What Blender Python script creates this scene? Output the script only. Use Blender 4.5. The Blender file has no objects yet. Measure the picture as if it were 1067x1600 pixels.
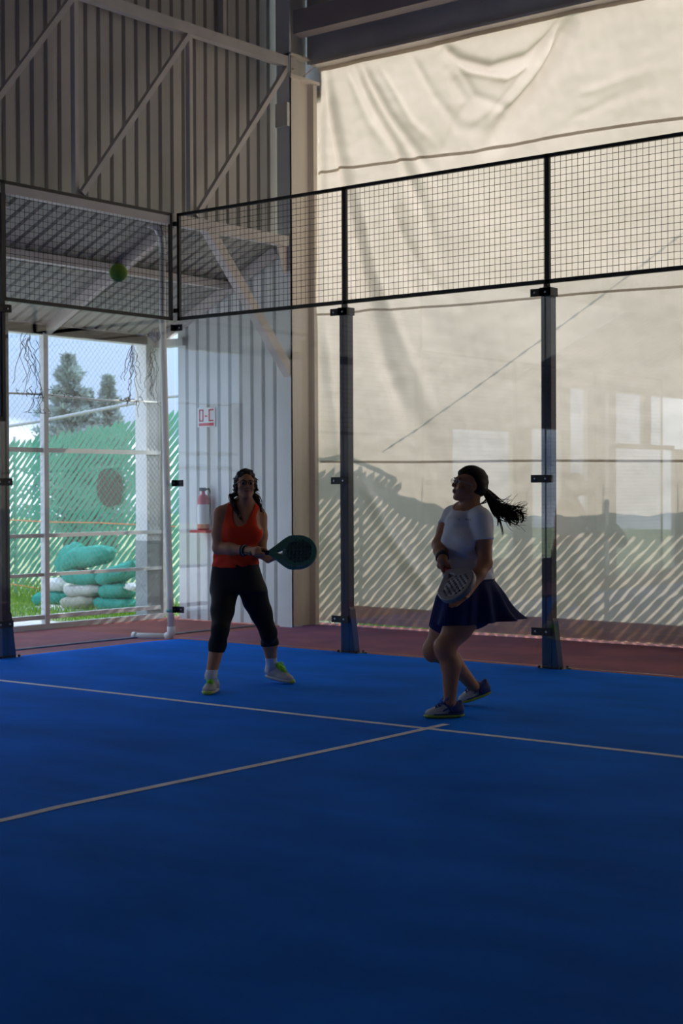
import bpy, bmesh, math, random
import numpy as np
from mathutils import Vector, Matrix

# ---------------------------------------------------------------- camera
S = bpy.context.scene
COL = S.collection
CAM = np.array([10.1473, -10.3098, 1.39698])
RGT = np.array([0.7839612, 0.6207934, -0.0045152])
DWN = np.array([0.0050014, -0.0135885, -0.9998952])
FWD = np.array([-0.6207897, 0.7838564, -0.0137577])
FPX = 2396.384
cd = bpy.data.cameras.new('camera')
cam = bpy.data.objects.new('camera', cd)
COL.objects.link(cam)
cd.sensor_fit = 'HORIZONTAL'
cd.sensor_width = 36.0
cd.lens = FPX / 1067 * 36.0
cd.clip_end = 400
cam.matrix_world = Matrix(((RGT[0], -DWN[0], -FWD[0], CAM[0]), (RGT[1], -DWN[1], -FWD[1], CAM[1]),
                           (RGT[2], -DWN[2], -FWD[2], CAM[2]), (0, 0, 0, 1)))
S.camera = cam
cd.dof.use_dof = True
cd.dof.focus_distance = 9.8
cd.dof.aperture_fstop = 5.6

# ---------------------------------------------------------------- sky, sun, exposure
def nodes(m):
    m.use_nodes = True
    nt = m.node_tree
    nt.nodes.clear()
    return nt, nt.nodes.new, nt.links.new

W = bpy.data.worlds.new('sky')
S.world = W
nt, N, LK = nodes(W)
wo = N('ShaderNodeOutputWorld'); bg = N('ShaderNodeBackground'); tc = N('ShaderNodeTexCoord')
sp = N('ShaderNodeSeparateXYZ'); LK(tc.outputs['Generated'], sp.inputs[0])
cr = N('ShaderNodeValToRGB')
cr.color_ramp.elements[0].position = 0.0; cr.color_ramp.elements[0].color = (0.110, 0.150, 0.215, 1)
cr.color_ramp.elements[1].position = 0.7; cr.color_ramp.elements[1].color = (0.22, 0.36, 0.62, 1)
LK(sp.outputs['Z'], cr.inputs[0])
mp = N('ShaderNodeMapping'); mp.inputs['Scale'].default_value = (1, 1, 2.6)
mp.inputs['Location'].default_value = (1.5, 2.0, 0.03)
LK(tc.outputs['Generated'], mp.inputs[0])
nz = N('ShaderNodeTexNoise'); nz.inputs['Scale'].default_value = 3.2; nz.inputs['Detail'].default_value = 6
LK(mp.outputs[0], nz.inputs['Vector'])
c2 = N('ShaderNodeValToRGB')
c2.color_ramp.elements[0].position = 0.43; c2.color_ramp.elements[1].position = 0.60
LK(nz.outputs['Fac'], c2.inputs[0])
mx = N('ShaderNodeMix'); mx.data_type = 'RGBA'
LK(c2.outputs[0], mx.inputs[0]); LK(cr.outputs[0], mx.inputs[6]); mx.inputs[7].default_value = (0.62, 0.69, 0.79, 1)
# hazy glow of the sky round the sun
SUN_DIR = Vector((0.2, 1.0, 0.80)).normalized()
dp = N('ShaderNodeVectorMath'); dp.operation = 'DOT_PRODUCT'; dp.inputs[1].default_value = SUN_DIR
LK(tc.outputs['Generated'], dp.inputs[0])
pw = N('ShaderNodeMath'); pw.operation = 'POWER'; pw.use_clamp = True; pw.inputs[1].default_value = 5.0
mxx = N('ShaderNodeMath'); mxx.operation = 'MAXIMUM'; mxx.inputs[1].default_value = 0.0
LK(dp.outputs['Value'], mxx.inputs[0]); LK(mxx.outputs[0], pw.inputs[0])
gl = N('ShaderNodeMix'); gl.data_type = 'RGBA'; gl.blend_type = 'ADD'
LK(pw.outputs[0], gl.inputs[0]); LK(mx.outputs[2], gl.inputs[6]); gl.inputs[7].default_value = (0.50, 0.48, 0.44, 1)
LK(gl.outputs[2], bg.inputs[0]); bg.inputs[1].default_value = 1.75
LK(bg.outputs[0], wo.inputs[0])

sd = bpy.data.lights.new('sun', 'SUN'); sd.energy = 2.1; sd.angle = 0.009; sd.color = (1.0, 0.95, 0.86)
sun = bpy.data.objects.new('sun', sd); COL.objects.link(sun)
sun.location = (2, 12, 14)
sun.rotation_euler = Vector((-0.2, -1.0, -0.80)).to_track_quat('-Z', 'Y').to_euler()

S.view_settings.view_transform = 'Standard'
S.view_settings.look = 'None'
S.view_settings.gamma = 1.0
S.view_settings.use_curve_mapping = False
S.view_settings.exposure = 1.45
S.cycles.transparent_max_bounces = 24
S.cycles.max_bounces = 14
S.cycles.diffuse_bounces = 6
S.cycles.sample_clamp_indirect = 6.0

R = random.Random(7)
NR = np.random.RandomState(5)

# ---------------------------------------------------------------- materials
def mat(name, col, rough=0.6, metal=0.0, var=0.0, vscale=8.0, bump=0.0, bscale=60.0, spec=0.5, stretch=None, col2=None):
    m = bpy.data.materials.new(name)
    nt, N, LK = nodes(m)
    o = N('ShaderNodeOutputMaterial'); b = N('ShaderNodeBsdfPrincipled')
    LK(b.outputs[0], o.inputs[0])
    b.inputs['Base Color'].default_value = (*col, 1)
    b.inputs['Roughness'].default_value = rough
    b.inputs['Metallic'].default_value = metal
    b.inputs['Specular IOR Level'].default_value = spec
    tc = N('ShaderNodeTexCoord')
    src = tc.outputs['Object']
    if stretch:
        mp = N('ShaderNodeMapping'); mp.inputs['Scale'].default_value = stretch
        LK(src, mp.inputs[0]); src = mp.outputs[0]
    if var > 0:
        n = N('ShaderNodeTexNoise'); n.inputs['Scale'].default_value = vscale; n.inputs['Detail'].default_value = 5
        LK(src, n.inputs['Vector'])
        r = N('ShaderNodeValToRGB')
        r.color_ramp.elements[0].position = 0.3; r.color_ramp.elements[1].position = 0.7
        c2 = col2 or tuple(c * (1 - var) for c in col)
        r.color_ramp.elements[0].color = (*c2, 1)
        r.color_ramp.elements[1].color = (*[min(1, c * (1 + var * 0.5)) for c in col], 1)
        LK(n.outputs['Fac'], r.inputs[0]); LK(r.outputs[0], b.inputs['Base Color'])
    if bump > 0:
        n2 = N('ShaderNodeTexNoise'); n2.inputs['Scale'].default_value = bscale; n2.inputs['Detail'].default_value = 3
        LK(src, n2.inputs['Vector'])
        bp = N('ShaderNodeBump'); bp.inputs['Strength'].default_value = bump; bp.inputs['Distance'].default_value = 0.01
        LK(n2.outputs['Fac'], bp.inputs['Height']); LK(bp.outputs[0], b.inputs['Normal'])
    return m

def thin_glass(name, tint=(0.962, 0.978, 0.982)):
    m = bpy.data.materials.new(name)
    nt, N, LK = nodes(m)
    o = N('ShaderNodeOutputMaterial'); t = N('ShaderNodeBsdfTransparent'); g = N('ShaderNodeBsdfGlossy')
    f = N('ShaderNodeFresnel'); x = N('ShaderNodeMixShader')
    t.inputs[0].default_value = (*tint, 1); g.inputs['Roughness'].default_value = 0.0
    # same air-to-glass reflectance on both faces of the pane
    ge = N('ShaderNodeNewGeometry'); mi = N('ShaderNodeMix'); mi.inputs[2].default_value = 1.7; mi.inputs[3].default_value = 1 / 1.7
    LK(ge.outputs['Backfacing'], mi.inputs[0]); LK(mi.outputs[0], f.inputs['IOR'])
    LK(f.outputs[0], x.inputs[0]); LK(t.outputs[0], x.inputs[1]); LK(g.outputs[0], x.inputs[2]); LK(x.outputs[0], o.inputs[0])
    return m

def cloth_through(name, col, trans, var=0.10, vscale=1.5, tcol=None):
    # woven plastic that lets light through: diffuse + translucent
    m = bpy.data.materials.new(name)
    nt, N, LK = nodes(m)
    o = N('ShaderNodeOutputMaterial'); d = N('ShaderNodeBsdfDiffuse'); t = N('ShaderNodeBsdfTranslucent'); x = N('ShaderNodeMixShader')
    tc = N('ShaderNodeTexCoord'); n = N('ShaderNodeTexNoise'); n.inputs['Scale'].default_value = vscale; n.inputs['Detail'].default_value = 7
    LK(tc.outputs['Object'], n.inputs['Vector'])
    r = N('ShaderNodeValToRGB'); r.color_ramp.elements[0].position = 0.3; r.color_ramp.elements[1].position = 0.62
    r.color_ramp.elements[0].color = (*[c * (1 - var) for c in col], 1); r.color_ramp.elements[1].color = (*col, 1)
    LK(n.outputs['Fac'], r.inputs[0]); LK(r.outputs[0], d.inputs[0])
    r2 = N('ShaderNodeValToRGB'); r2.color_ramp.elements[0].position = 0.3; r2.color_ramp.elements[1].position = 0.62
    tc_ = tcol or col
    r2.color_ramp.elements[0].color = (*[c * (1 - var) for c in tc_], 1); r2.color_ramp.elements[1].color = (*tc_, 1)
    LK(n.outputs['Fac'], r2.inputs[0]); LK(r2.outputs[0], t.inputs[0])
    x.inputs[0].default_value = trans
    LK(d.outputs[0], x.inputs[1]); LK(t.outputs[0], x.inputs[2]); LK(x.outputs[0], o.inputs[0])
    return m

M = dict(
    turf=mat('turf_blue', (0.003, 0.180, 0.84), 0.85, var=0.20, vscale=1.2, bump=0.5, bscale=220, spec=0.045, stretch=(1, 1.8, 1)),
    line=mat('line_white', (0.80, 0.80, 0.84), 0.9, var=0.15, vscale=9, spec=0.1),
    red=mat('slab_red', (0.285, 0.085, 0.070), 0.85, var=0.30, vscale=2.2, bump=0.25, bscale=90, spec=0.25),
    grass=mat('lawn', (0.30, 0.34, 0.19), 0.9, var=0.35, vscale=5, bump=0.6, bscale=40, spec=0.1),
    steel_dark=mat('powder_coat_slate', (0.030, 0.036, 0.060), 0.45, var=0.15, vscale=6),
    steel_black=mat('powder_coat_black', (0.010, 0.010, 0.013), 0.5),
    bolt=mat('bolt_zinc', (0.5, 0.5, 0.52), 0.3, 1.0),
    sheet=mat('painted_sheet', (0.54, 0.515, 0.485), 0.55, var=0.10, vscale=1.4),
    sheet_in=mat('lean_to_sheet', (0.80, 0.83, 0.82), 0.5, var=0.08, vscale=1.5),
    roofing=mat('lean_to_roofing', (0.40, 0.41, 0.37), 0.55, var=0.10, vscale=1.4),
    beam=mat('beam_paint', (0.62, 0.585, 0.565), 0.55, var=0.12, vscale=3),
    girder=mat('girder_paint', (0.74, 0.73, 0.68), 0.55, var=0.12, vscale=1.5),
    cream=mat('column_cream', (0.78, 0.71, 0.62), 0.6, var=0.10, vscale=2.5, stretch=(1, 1, 0.3)),
    white=mat('frame_white', (0.70, 0.71, 0.70), 0.5, var=0.08, vscale=4),
    grey=mat('plinth_grey', (0.33, 0.36, 0.36), 0.7, var=0.2, vscale=5),
    pvc=mat('pvc_white', (0.74, 0.76, 0.75), 0.4),
    glass=thin_glass('court_glass'),
    tarp=cloth_through('tarp_cream', (0.68, 0.60, 0.51), 0.50, 0.10, 1.1, tcol=(0.465, 0.390, 0.318)),
    seam=cloth_through('tarp_seam', (0.60, 0.54, 0.46), 0.48, 0.12, 3),
    hem=cloth_through('tarp_hem', (0.50, 0.45, 0.42), 0.40, 0.25, 4, tcol=(0.70, 0.42, 0.28)),
    slat=cloth_through('slat_green', (0.085, 0.29, 0.185), 0.15, 0.20, 0.9, tcol=(0.08, 0.28, 0.19)),
    slat_brown=mat('patch_brown', (0.085, 0.07, 0.055), 0.8, var=0.2, vscale=12),
    wire=mat('wire_galvanised', (0.32, 0.34, 0.35), 0.5, 0.5),
    wire_dark=mat('wire_black', (0.02, 0.02, 0.022), 0.6),
    orange=mat('rope_orange', (0.75, 0.25, 0.08), 0.7),
    bag_green=cloth_through('bag_green', (0.075, 0.42, 0.33), 0.22, 0.2, 7),
    bag_white=mat('bag_white', (0.68, 0.68, 0.66), 0.8, var=0.15, vscale=9, bump=0.3, bscale=160),
    bag_grey=mat('bag_grey', (0.50, 0.49, 0.45), 0.85, var=0.18, vscale=9, bump=0.3, bscale=160),
    bag_tan=mat('bag_tan', (0.42, 0.40, 0.32), 0.85, var=0.18, vscale=9, bump=0.3, bscale=160),
    conifer=mat('hazed_needles', (0.33, 0.41, 0.41), 0.9, var=0.35, vscale=2, spec=0.1),  # blue-grey distance haze is mixed into the needle colour
    bark=mat('bark', (0.12, 0.09, 0.07), 0.9, var=0.3, vscale=8),
    ball=mat('ball_felt', (0.62, 0.98, 0.14), 0.95, var=0.15, vscale=60, bump=0.5, bscale=300, spec=0.1),
    ball_seam=mat('ball_seam', (0.75, 0.80, 0.70), 0.7),
    red_paint=mat('red_paint', (0.55, 0.03, 0.03), 0.35),
    sign_white=mat('sign_white', (0.8, 0.8, 0.8), 0.5),
    sign_red=mat('sign_red', (0.65, 0.05, 0.08), 0.5),
    etch=mat('etched_white', (0.85, 0.87, 0.86), 0.8),
    cable=mat('conduit_grey', (0.115, 0.13, 0.14), 0.7, var=0.2, vscale=6),
    concrete=mat('hall_wall', (0.30, 0.29, 0.28), 0.8, var=0.1, vscale=1),
)

# ---------------------------------------------------------------- object helpers
def tag(o, label=None, cat=None, group=None, kind=None):
    if label: o['label'] = label
    if cat: o['category'] = cat
    if group: o['group'] = group
    if kind: o['kind'] = kind
    return o

def empty(name, loc=(0, 0, 0), rz=0.0):
    o = bpy.data.objects.new(name, None); COL.objects.link(o)
    o.location = loc; o.rotation_euler = (0, 0, rz); o.empty_display_size = 0.1
    return o

class MB:
    def __init__(s): s.v = []; s.f = []; s.sm = []; s.mi = []; s.cur = 0
    def add(s, vs, fs, smooth=False):
        n = len(s.v); s.v += [tuple(map(float, v)) for v in vs]; s.f += [tuple(i + n for i in f) for f in fs]
        s.sm += [smooth] * len(fs); s.mi += [s.cur] * len(fs); return s
    def box(s, lo, hi):
        x0, y0, z0 = lo; x1, y1, z1 = hi
        return s.add([(x0, y0, z0), (x1, y0, z0), (x1, y1, z0), (x0, y1, z0), (x0, y0, z1), (x1, y0, z1), (x1, y1, z1), (x0, y1, z1)],
                     [(0, 3, 2, 1), (4, 5, 6, 7), (0, 1, 5, 4), (1, 2, 6, 5), (2, 3, 7, 6), (3, 0, 4, 7)])
    def bar(s, a, b, w, h, side=(0, 0, 1)):
        # box from a to b; w across, h along the 'side' hint
        a = Vector(a); b = Vector(b); d = (b - a).normalized(); u = Vector(side)
        u = (u - d * u.dot(d)).normalized(); r = d.cross(u)
        vs = []
        for p in (a, b):
            for i, j in ((-1, -1), (1, -1), (1, 1), (-1, 1)):
                vs.append(p + r * (i * w / 2) + u * (j * h / 2))
        return s.add(vs, [(0, 3, 2, 1), (4, 5, 6, 7), (0, 1, 5, 4), (1, 2, 6, 5), (2, 3, 7, 6), (3, 0, 4, 7)])
    def tube(s, pts, r, n=6, cap=True, smooth=True):
        pts = [Vector(p) for p in pts]; rs = r if isinstance(r, (list, tuple)) else [r] * len(pts)
        vs = []; fs = []; u = None
        for i, p in enumerate(pts):
            d = (pts[min(i + 1, len(pts) - 1)] - pts[max(i - 1, 0)])
            if d.length < 1e-9: d = Vector((0, 0, 1))
            d.normalize()
            if u is None:
                u = Vector((0, 0, 1)) if abs(d.z) < 0.9 else Vector((1, 0, 0))
            u = (u - d * u.dot(d))
            if u.length < 1e-6: u = d.orthogonal()
            u.normalize(); w = d.cross(u)
            for k in range(n):
                t = 2 * math.pi * k / n
                vs.append(p + (u * math.cos(t) + w * math.sin(t)) * rs[i])
        for i in range(len(pts) - 1):
            for k in range(n):
                a = i * n + k; b = i * n + (k + 1) % n
                fs.append((a, b, b + n, a + n))
        if cap:
            fs.append(tuple(reversed(range(n)))); fs.append(tuple(range((len(pts) - 1) * n, len(pts) * n)))
        return s.add(vs, fs, smooth)
    def build(s, name, m, parent=None):
        me = bpy.data.meshes.new(name); me.from_pydata(s.v, [], s.f)
        for mm in (m if isinstance(m, (list, tuple)) else [m]): me.materials.append(mm)
        me.polygons.foreach_set('use_smooth', s.sm)
        me.polygons.foreach_set('material_index', s.mi)
        me.update()
        o = bpy.data.objects.new(name, me); COL.objects.link(o)
        if parent: o.parent = parent
        return o

def npmesh(name, V, Fq, m, parent=None, smooth=True):
    me = bpy.data.meshes.new(name)
    V = np.asarray(V, np.float32); Fq = np.asarray(Fq, np.int32); k = Fq.shape[1]
    me.vertices.add(len(V)); me.vertices.foreach_set('co', V.ravel())
    me.loops.add(Fq.size); me.loops.foreach_set('vertex_index', Fq.ravel())
    me.polygons.add(len(Fq)); me.polygons.foreach_set('loop_start', np.arange(0, Fq.size, k, dtype=np.int32))
    me.polygons.foreach_set('use_smooth', np.full(len(Fq), smooth))
    for mm in (m if isinstance(m, (list, tuple)) else [m]): me.materials.append(mm)
    me.update(calc_edges=True); me.validate()
    o = bpy.data.objects.new(name, me); COL.objects.link(o)
    if parent: o.parent = parent
    return o

def copy_part(o, parent, loc=None, rot=None):
    c = o.copy(); COL.objects.link(c); c.parent = parent
    if loc is not None: c.location = loc
    if rot is not None: c.rotation_euler = rot
    return c

def bevel(o, w=0.003, seg=1):
    b = o.modifiers.new('bevel', 'BEVEL'); b.width = w; b.segments = seg; b.limit_method = 'ANGLE'
    return o

def ray(px, py):
    d = RGT * ((px - 533.5) / FPX) + DWN * ((py - 800) / FPX) + FWD
    return d
def on_y(px, py, y):
    d = ray(px, py); return CAM + d * ((y - CAM[1]) / d[1])
def on_x(px, py, x):
    d = ray(px, py); return CAM + d * ((x - CAM[0]) / d[0])
# ================================================================ SETTING
tag(MB().box((-1.98, -22, -0.12), (13, 2.33, 0.0)).build('floor', M['red']), kind='structure')
# the blue court carpet, its edge a little uneven
def carpet():
    x0, x1, y0, y1 = -0.06, 10.06, -20.0, 0.055
    pts = []
    for i in range(61):
        x = x0 + (x1 - x0) * i / 60
        pts.append((x, y1 + 0.006 * math.sin(x * 2.1) + 0.006 * R.uniform(-1, 1)))
    pts[0] = (x0 + 0.05, y1 - 0.01)
    pts.append((x1, y0)); pts.append((x0, y0))
    for i in range(1, 60):
        y = y0 + (y1 - y0) * i / 60
        pts.append((x0 + 0.01 * math.sin(y * 1.7) + 0.005 * R.uniform(-1, 1), y))
    n = len(pts); m = MB()
    m.add([(x, y, 0.001) for x, y in pts] + [(x, y, 0.011) for x, y in pts],
          [tuple(range(n, 2 * n))[::-1]] + [(i, (i + 1) % n, (i + 1) % n + n, i + n) for i in range(n)])
    bm = bmesh.new(); o = m.build('floor', M['turf']); bm.from_mesh(o.data)
    bmesh.ops.recalc_face_normals(bm, faces=bm.faces); bm.to_mesh(o.data); bm.free()
    return tag(o, kind='structure')
turf = carpet()
def court_line(pts, w, up=0.0):
    m = MB(); vs = []
    for i, p in enumerate(pts):
        a = Vector(pts[max(i - 1, 0)]); b = Vector(pts[min(i + 1, len(pts) - 1)])
        d = (b - a).normalized(); nrm = Vector((-d.y, d.x))
        q = Vector(p)
        for s_ in (-1, 1): vs.append((*(q + nrm * s_ * w / 2), 0.0112 + up))
        for s_ in (-1, 1): vs.append((*(q + nrm * s_ * w / 2), 0.0126 + up))
    fs = []
    for i in range(len(pts) - 1):
        k = i * 4
        fs += [(k + 2, k + 3, k + 7, k + 6), (k, k + 2, k + 6, k + 4), (k + 1, k + 5, k + 7, k + 3)]
    m.add(vs, fs)
    return m.build('court_line', M['line'], turf)
court_line([(x * 0.25 - 0.04, -3.02 + 0.012 * math.sin(x * 0.31) - 0.035 * max(0, 1 - x / 10)) for x in range(0, 41)], 0.05)
court_line([(5.0 + 0.012 * math.sin(i * 0.37) + (0.02 if i > 12 else 0), -2.82 - i * 0.25) for i in range(0, 30)], 0.05, 0.0012)

# lawn outside
g = MB(); 
g.box((-60, 2.33, -0.2), (60, 90, -0.03)); g.box((-60, -40, -0.2), (-1.98, 2.33, -0.03))
tag(g.build('ground', M['grass']), kind='structure')

tag(MB().box((-14, -11, -0.05), (-2.05, 0.9, -0.02)).build('ground', mat('bounce_apron', (0.62, 0.60, 0.56), 0.9, var=0.15, vscale=2)), kind='structure')  # pale ground added to bounce sunlight into the lean-to

# corrugated sheet running along direction u, height direction w; grooves recessed along n
def corrugated(name, o, u, w, n, L, H0, H1, pitch, groove, depth, m, parent=None, thick=0.0):
    o = np.array(o, float); u = np.array(u, float); w = np.array(w, float); n = np.array(n, float)
    prof = [(0.0, 0.0)]; x = 0.0
    sl = groove * 0.22
    while x < L - pitch:
        a = x + (pitch - groove) / 2
        prof += [(a, 0), (a + sl, -depth), (a + groove - sl, -depth), (a + groove, 0)]
        x += pitch
    prof.append((L, 0))
    vs = []; fs = []
    for i, (s_, d) in enumerate(prof):
        h0 = H0(s_) if callable(H0) else H0; h1 = H1(s_) if callable(H1) else H1
        vs += [o + u * s_ + n * d + w * h0, o + u * s_ + n * d + w * h1]
        if i: k = 2 * i; fs.append((k - 2, k, k + 1, k - 1))
    if np.dot(np.cross(u, w), n) < 0: fs = [f[::-1] for f in fs]
    ob = MB().add(vs, fs).build(name, m, parent)
    sol = ob.modifiers.new('sheet', 'SOLIDIFY'); sol.thickness = 0.004; sol.offset = -1
    return ob

# high side wall over the truss, end wall of the lean-to, lean-to roof
tag(corrugated('wall_left', (-0.30, 1.93, 0), (0, -1, 0), (0, 0, 1), (1, 0, 0), 24, 3.96, 9.0, 0.157, 0.050, 0.035, M['sheet']), kind='structure')
zroof = lambda x: 3.93 - 0.45 * (-0.1 - x)
tag(corrugated('wall_back', (-0.17, 1.715, 0), (-1, 0, 0), (0, 0, 1), (0, -1, 0), 1.47, 0.01, lambda s_: zroof(-0.17 - s_) - 0.02, 0.157, 0.048, 0.035, M['sheet_in']), kind='structure')
kroof = math.hypot(1, 0.45)
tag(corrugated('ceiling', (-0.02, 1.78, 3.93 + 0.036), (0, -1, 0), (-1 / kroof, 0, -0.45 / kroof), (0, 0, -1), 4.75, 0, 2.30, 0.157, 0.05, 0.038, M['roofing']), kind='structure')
tag(corrugated('ceiling', (-0.02, -9.2, 3.93 + 0.036), (0, -1, 0), (-1 / kroof, 0, -0.45 / kroof), (0, 0, -1), 12.7, 0, 2.30, 0.157, 0.05, 0.038, M['roofing']), kind='structure')  # gap left unroofed to let sky light in; this unseen piece shades the front
# hall roof and the far walls
tag(MB().box((-0.32, -22, 8.6), (13.2, 2.4, 8.7)).build('ceiling', M['concrete']), kind='structure')
tag(MB().box((-0.32, 2.17, 5.84), (13.15, 2.22, 8.7)).box((-0.32, 2.17, 5.5), (0.035, 2.22, 5.84)).build('wall_back', M['concrete']), kind='structure')
tag(MB().box((13.0, -22, 0), (13.15, 2.3, 8.6)).build('wall_right', M['concrete']), kind='structure')
tag(MB().box((-2.1, -22.15, 0), (13.15, -22, 8.6)).build('wall_front', M['concrete']), kind='structure')

# outer left wall of the lean-to: openings between solid sheets
XW = -1.95
def solid(y0, y1, z0, z1):
    return MB().box((XW - 0.05, y0, z0), (XW + 0.02, y1, z1)).build('trim_1', M['sheet_in'])
lw = empty('wall_left')
tag(lw, kind='structure')
def wpiece(y0, y1, z0, z1):
    o = MB().box((XW - 0.05, y0, z0), (XW + 0.02, y1, z1)).build('panel', M['sheet'], lw)
for a in ((-7.44, -3.09, 0.0, 3.1), (-9.55, -9.0, 0, 3.1), (-10.70, -10.42, 0, 3.1), (-10.42, -9.55, 2.33, 3.1), (-10.42, -9.55, 0, 0.36), (-11.82, -11.23, 0, 3.1), (-12.18, -11.95, 0, 3.1),
          (-13.42, -13.14, 2.09, 3.1), (-14.9, -14.31, 0, 2.1), (-22, -16.4, 0, 3.1), (-9.0, -7.44, 2.26, 3.1), (-9.0, -7.44, 0, 0.4),
          (-14.31, -12.18, 2.08, 2.16), (-3.09, -2.92, 0.0, 2.43), (-22, 1.54, 3.01, 3.12), (-4.8, -3.0, 3.12, 3.95), (-22, -4.8, 3.12, 4.8)):  # panels above the eave are added to keep sky out of the glass reflection
    wpiece(*a)

# white framed mesh bay beside the corner
bay = empty('screen_bay', (XW, -0.9, 0.0))
tag(bay, 'white steel framed chain-link screen standing between red floor and sandbags', 'screen')
def bp(name, m, mt=None):
    o = m.build(name, mt or M['white'], bay); o.location = (-XW, 0.9, 0); return o
bp('sill', MB().box((XW - 0.03, -3.09, 0.0), (XW + 0.04, 1.76, 0.055)))
bp('sill', MB().box((XW - 0.03, -3.09, 0.10), (XW + 0.02, 1.72, 0.145)))
for y in (0.085, -1.35):
    bp('mullion', MB().box((XW - 0.03, y - 0.03, 0.05), (XW + 0.035, y + 0.03, 3.02)))
for z, w in ((0.556, 0.035), (0.955, 0.04), (1.826, 0.045)):
    bp('rail', MB().box((XW - 0.02, -3.09, z - w / 2), (XW + 0.015, 1.75, z + w / 2)))
bp('cable', MB().tube([(XW, -3.09, 2.40), (XW, -1, 2.375), (XW, 0.1, 2.395), (XW, 0.8, 2.37), (XW, 1.75, 2.385)], 0.012, 5))
bp('stile', MB().box((XW - 0.02, 1.75, 0.02), (XW + 0.03, 1.80, 3.0)))
bp('stile', MB().box((XW - 0.03, 1.66, 2.98), (-1.52, 1.80, 3.06)))
# chain link wires, zigzag pairs
m = MB(); pit = 0.062
y = -3.1
while y < 1.9 + 3.2:
    for sgn in (-1, 1):
        z0, z1 = 0.12, 2.98
        ya, yb = (y, y - (z1 - z0) * 0.9) if sgn < 0 else (y - (z1 - z0) * 0.9, y)
        # clip to the bay
        pa, pb = Vector((XW + 0.004 * sgn, ya, z0)), Vector((XW + 0.004 * sgn, yb, z1))
        def clip(p, q, lo, hi):
            d = q.y - p.y; t0, t1 = 0.0, 1.0
            for lim, s_ in ((lo, 1), (hi, -1)):
                f0 = (p.y - lim) * s_; f1 = (q.y - lim) * s_
                if f0 < 0 and f1 < 0: return None
                if f0 < 0: t0 = max(t0, f0 / (f0 - f1))
                elif f1 < 0: t1 = min(t1, f0 / (f0 - f1))
            if t0 >= t1: return None
            return p.lerp(q, t0), p.lerp(q, t1)
        c = clip(pa, pb, -3.09, 1.75)
        if c: m.tube(c, 0.0011, 3, False)
    y += pit
tag(bp('chain_link', m, M['wire']), kind='stuff')
# torn strands hanging from the mesh
m = MB()
for cx, cz0, n_, sp_ in ((-0.12, 3.0, 10, 0.10), (1.30, 3.0, 12, 0.04), (0.02, 2.45, 8, 0.12), (1.62, 2.98, 9, 0.05)):
    for k in range(n_):
        p = Vector((XW + 0.03, cx + R.uniform(-sp_, sp_), cz0 - R.uniform(0, 0.1)))
        pts = [p.copy()]
        for j in range(R.randint(5, 13)):
            p = p + Vector((R.uniform(-.01, .01), R.uniform(-.05, .05), -R.uniform(.02, .08))); p.z = max(p.z, 2.2); pts.append(p.copy())
        m.tube(pts, 0.0035, 3, False)
for k in range(26):
    p = Vector((XW + 0.02, R.choice((-0.15, -0.05, 0.2, 0.35, 1.2, 1.3)) + R.uniform(-.12, .12), 2.39 + R.uniform(-.02, .02)))
    pts = [p.copy()]
    for j in range(4):
        p = p + Vector((0, R.uniform(-.05, .05), R.uniform(-.03, .035))); pts.append(p.copy())
    m.tube(pts, 0.005, 3, False)
tag(bp('torn_strand', m, M['wire_dark']), kind='stuff')

# outer corner post on a grey plinth
po = empty('outer_post', (-2.04, 1.63, -0.03))
tag(po, 'square white concrete post with a grey base, behind the sandbag-side mesh', 'post')
def rel(o, e): o.parent = e; o.location = -Vector(e.location); return o
rel(MB().box((-2.13, 1.54, 0.86), (-1.955, 1.735, 3.12)).build('shaft', M['white']), po)
rel(MB().box((-2.135, 1.535, -0.03), (-1.953, 1.738, 0.86)).build('plinth', M['grey']), po)

# eave beam and lean-to framing
def beam_thing(name, label, cat, mb, m, loc):
    o = mb.build(name, m); o.data.transform(Matrix.Translation(-Vector(loc))); o.location = loc
    return tag(o, label, cat)
beam_thing('eave_beam', 'pale eave beam along the low edge of the lean-to roof', 'beam', MB().box((-2.06, -22, 3.0), (XW + 0.02, 1.66, 3.10)), M['white'], (-2.0, -10, 3.0))
beam_thing('roof_purlin', 'light horizontal purlin halfway up under the sloping lean-to roof', 'beam', MB().box((-0.84, -2.95, zroof(-.8) - 0.10), (-0.77, 1.70, zroof(-.8) - 0.02)), M['beam'], (-0.8, -1, 3.5))
for yy, lb in ((0.0, 'sloping rafter under the lean-to roof above the middle of the screen'), (1.60, 'sloping rafter along the top of the corrugated lean-to end wall'), (-1.9, 'sloping rafter under the lean-to roof at the frame edge')):
    beam_thing('rafter', lb, 'rafter', MB().bar((-0.12, yy, zroof(-.12) - 0.07), (-1.93, yy + 0.12, zroof(-1.93) - 0.05), 0.06, 0.10), M['beam'], (-1, yy, 3.5))

# steel truss along the side of the hall
tr = empty('wall_truss', (-0.05, -2.0, 3.9))
tag(tr, 'light grey steel truss of chords and diagonals along the dark corrugated wall', 'truss')
def tp(name, m, mt=None): return rel(m.build(name, mt or M['beam']), tr)
tp('top_chord', MB().box((-0.09, -21.9, 5.73), (-0.01, 1.80, 5.832)))
tp('bottom_chord', MB().box((-0.09, -21.9, 3.895), (-0.01, 1.80, 4.0)))
for k in range(8):
    y = 1.745 - 1.445 * k
    tp('upright', MB().box((-0.11, y - 0.022, 3.98), (-0.055, y + 0.022, 5.74)))
    if k < 7:
        tp('diagonal_brace', MB().bar((-0.035, y - 0.06, 5.72), (-0.035, y - 1.445 + 0.03, 4.02), 0.05, 0.05, (1, 0, 0)))
    if k:
        tp('upright', MB().box((-0.27, y + 0.63, 5.82), (-0.22, y + 0.68, 8.6)))
tp('upright', MB().box((-0.20, 1.70, 5.83), (-0.15, 1.75, 8.6)))
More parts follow.
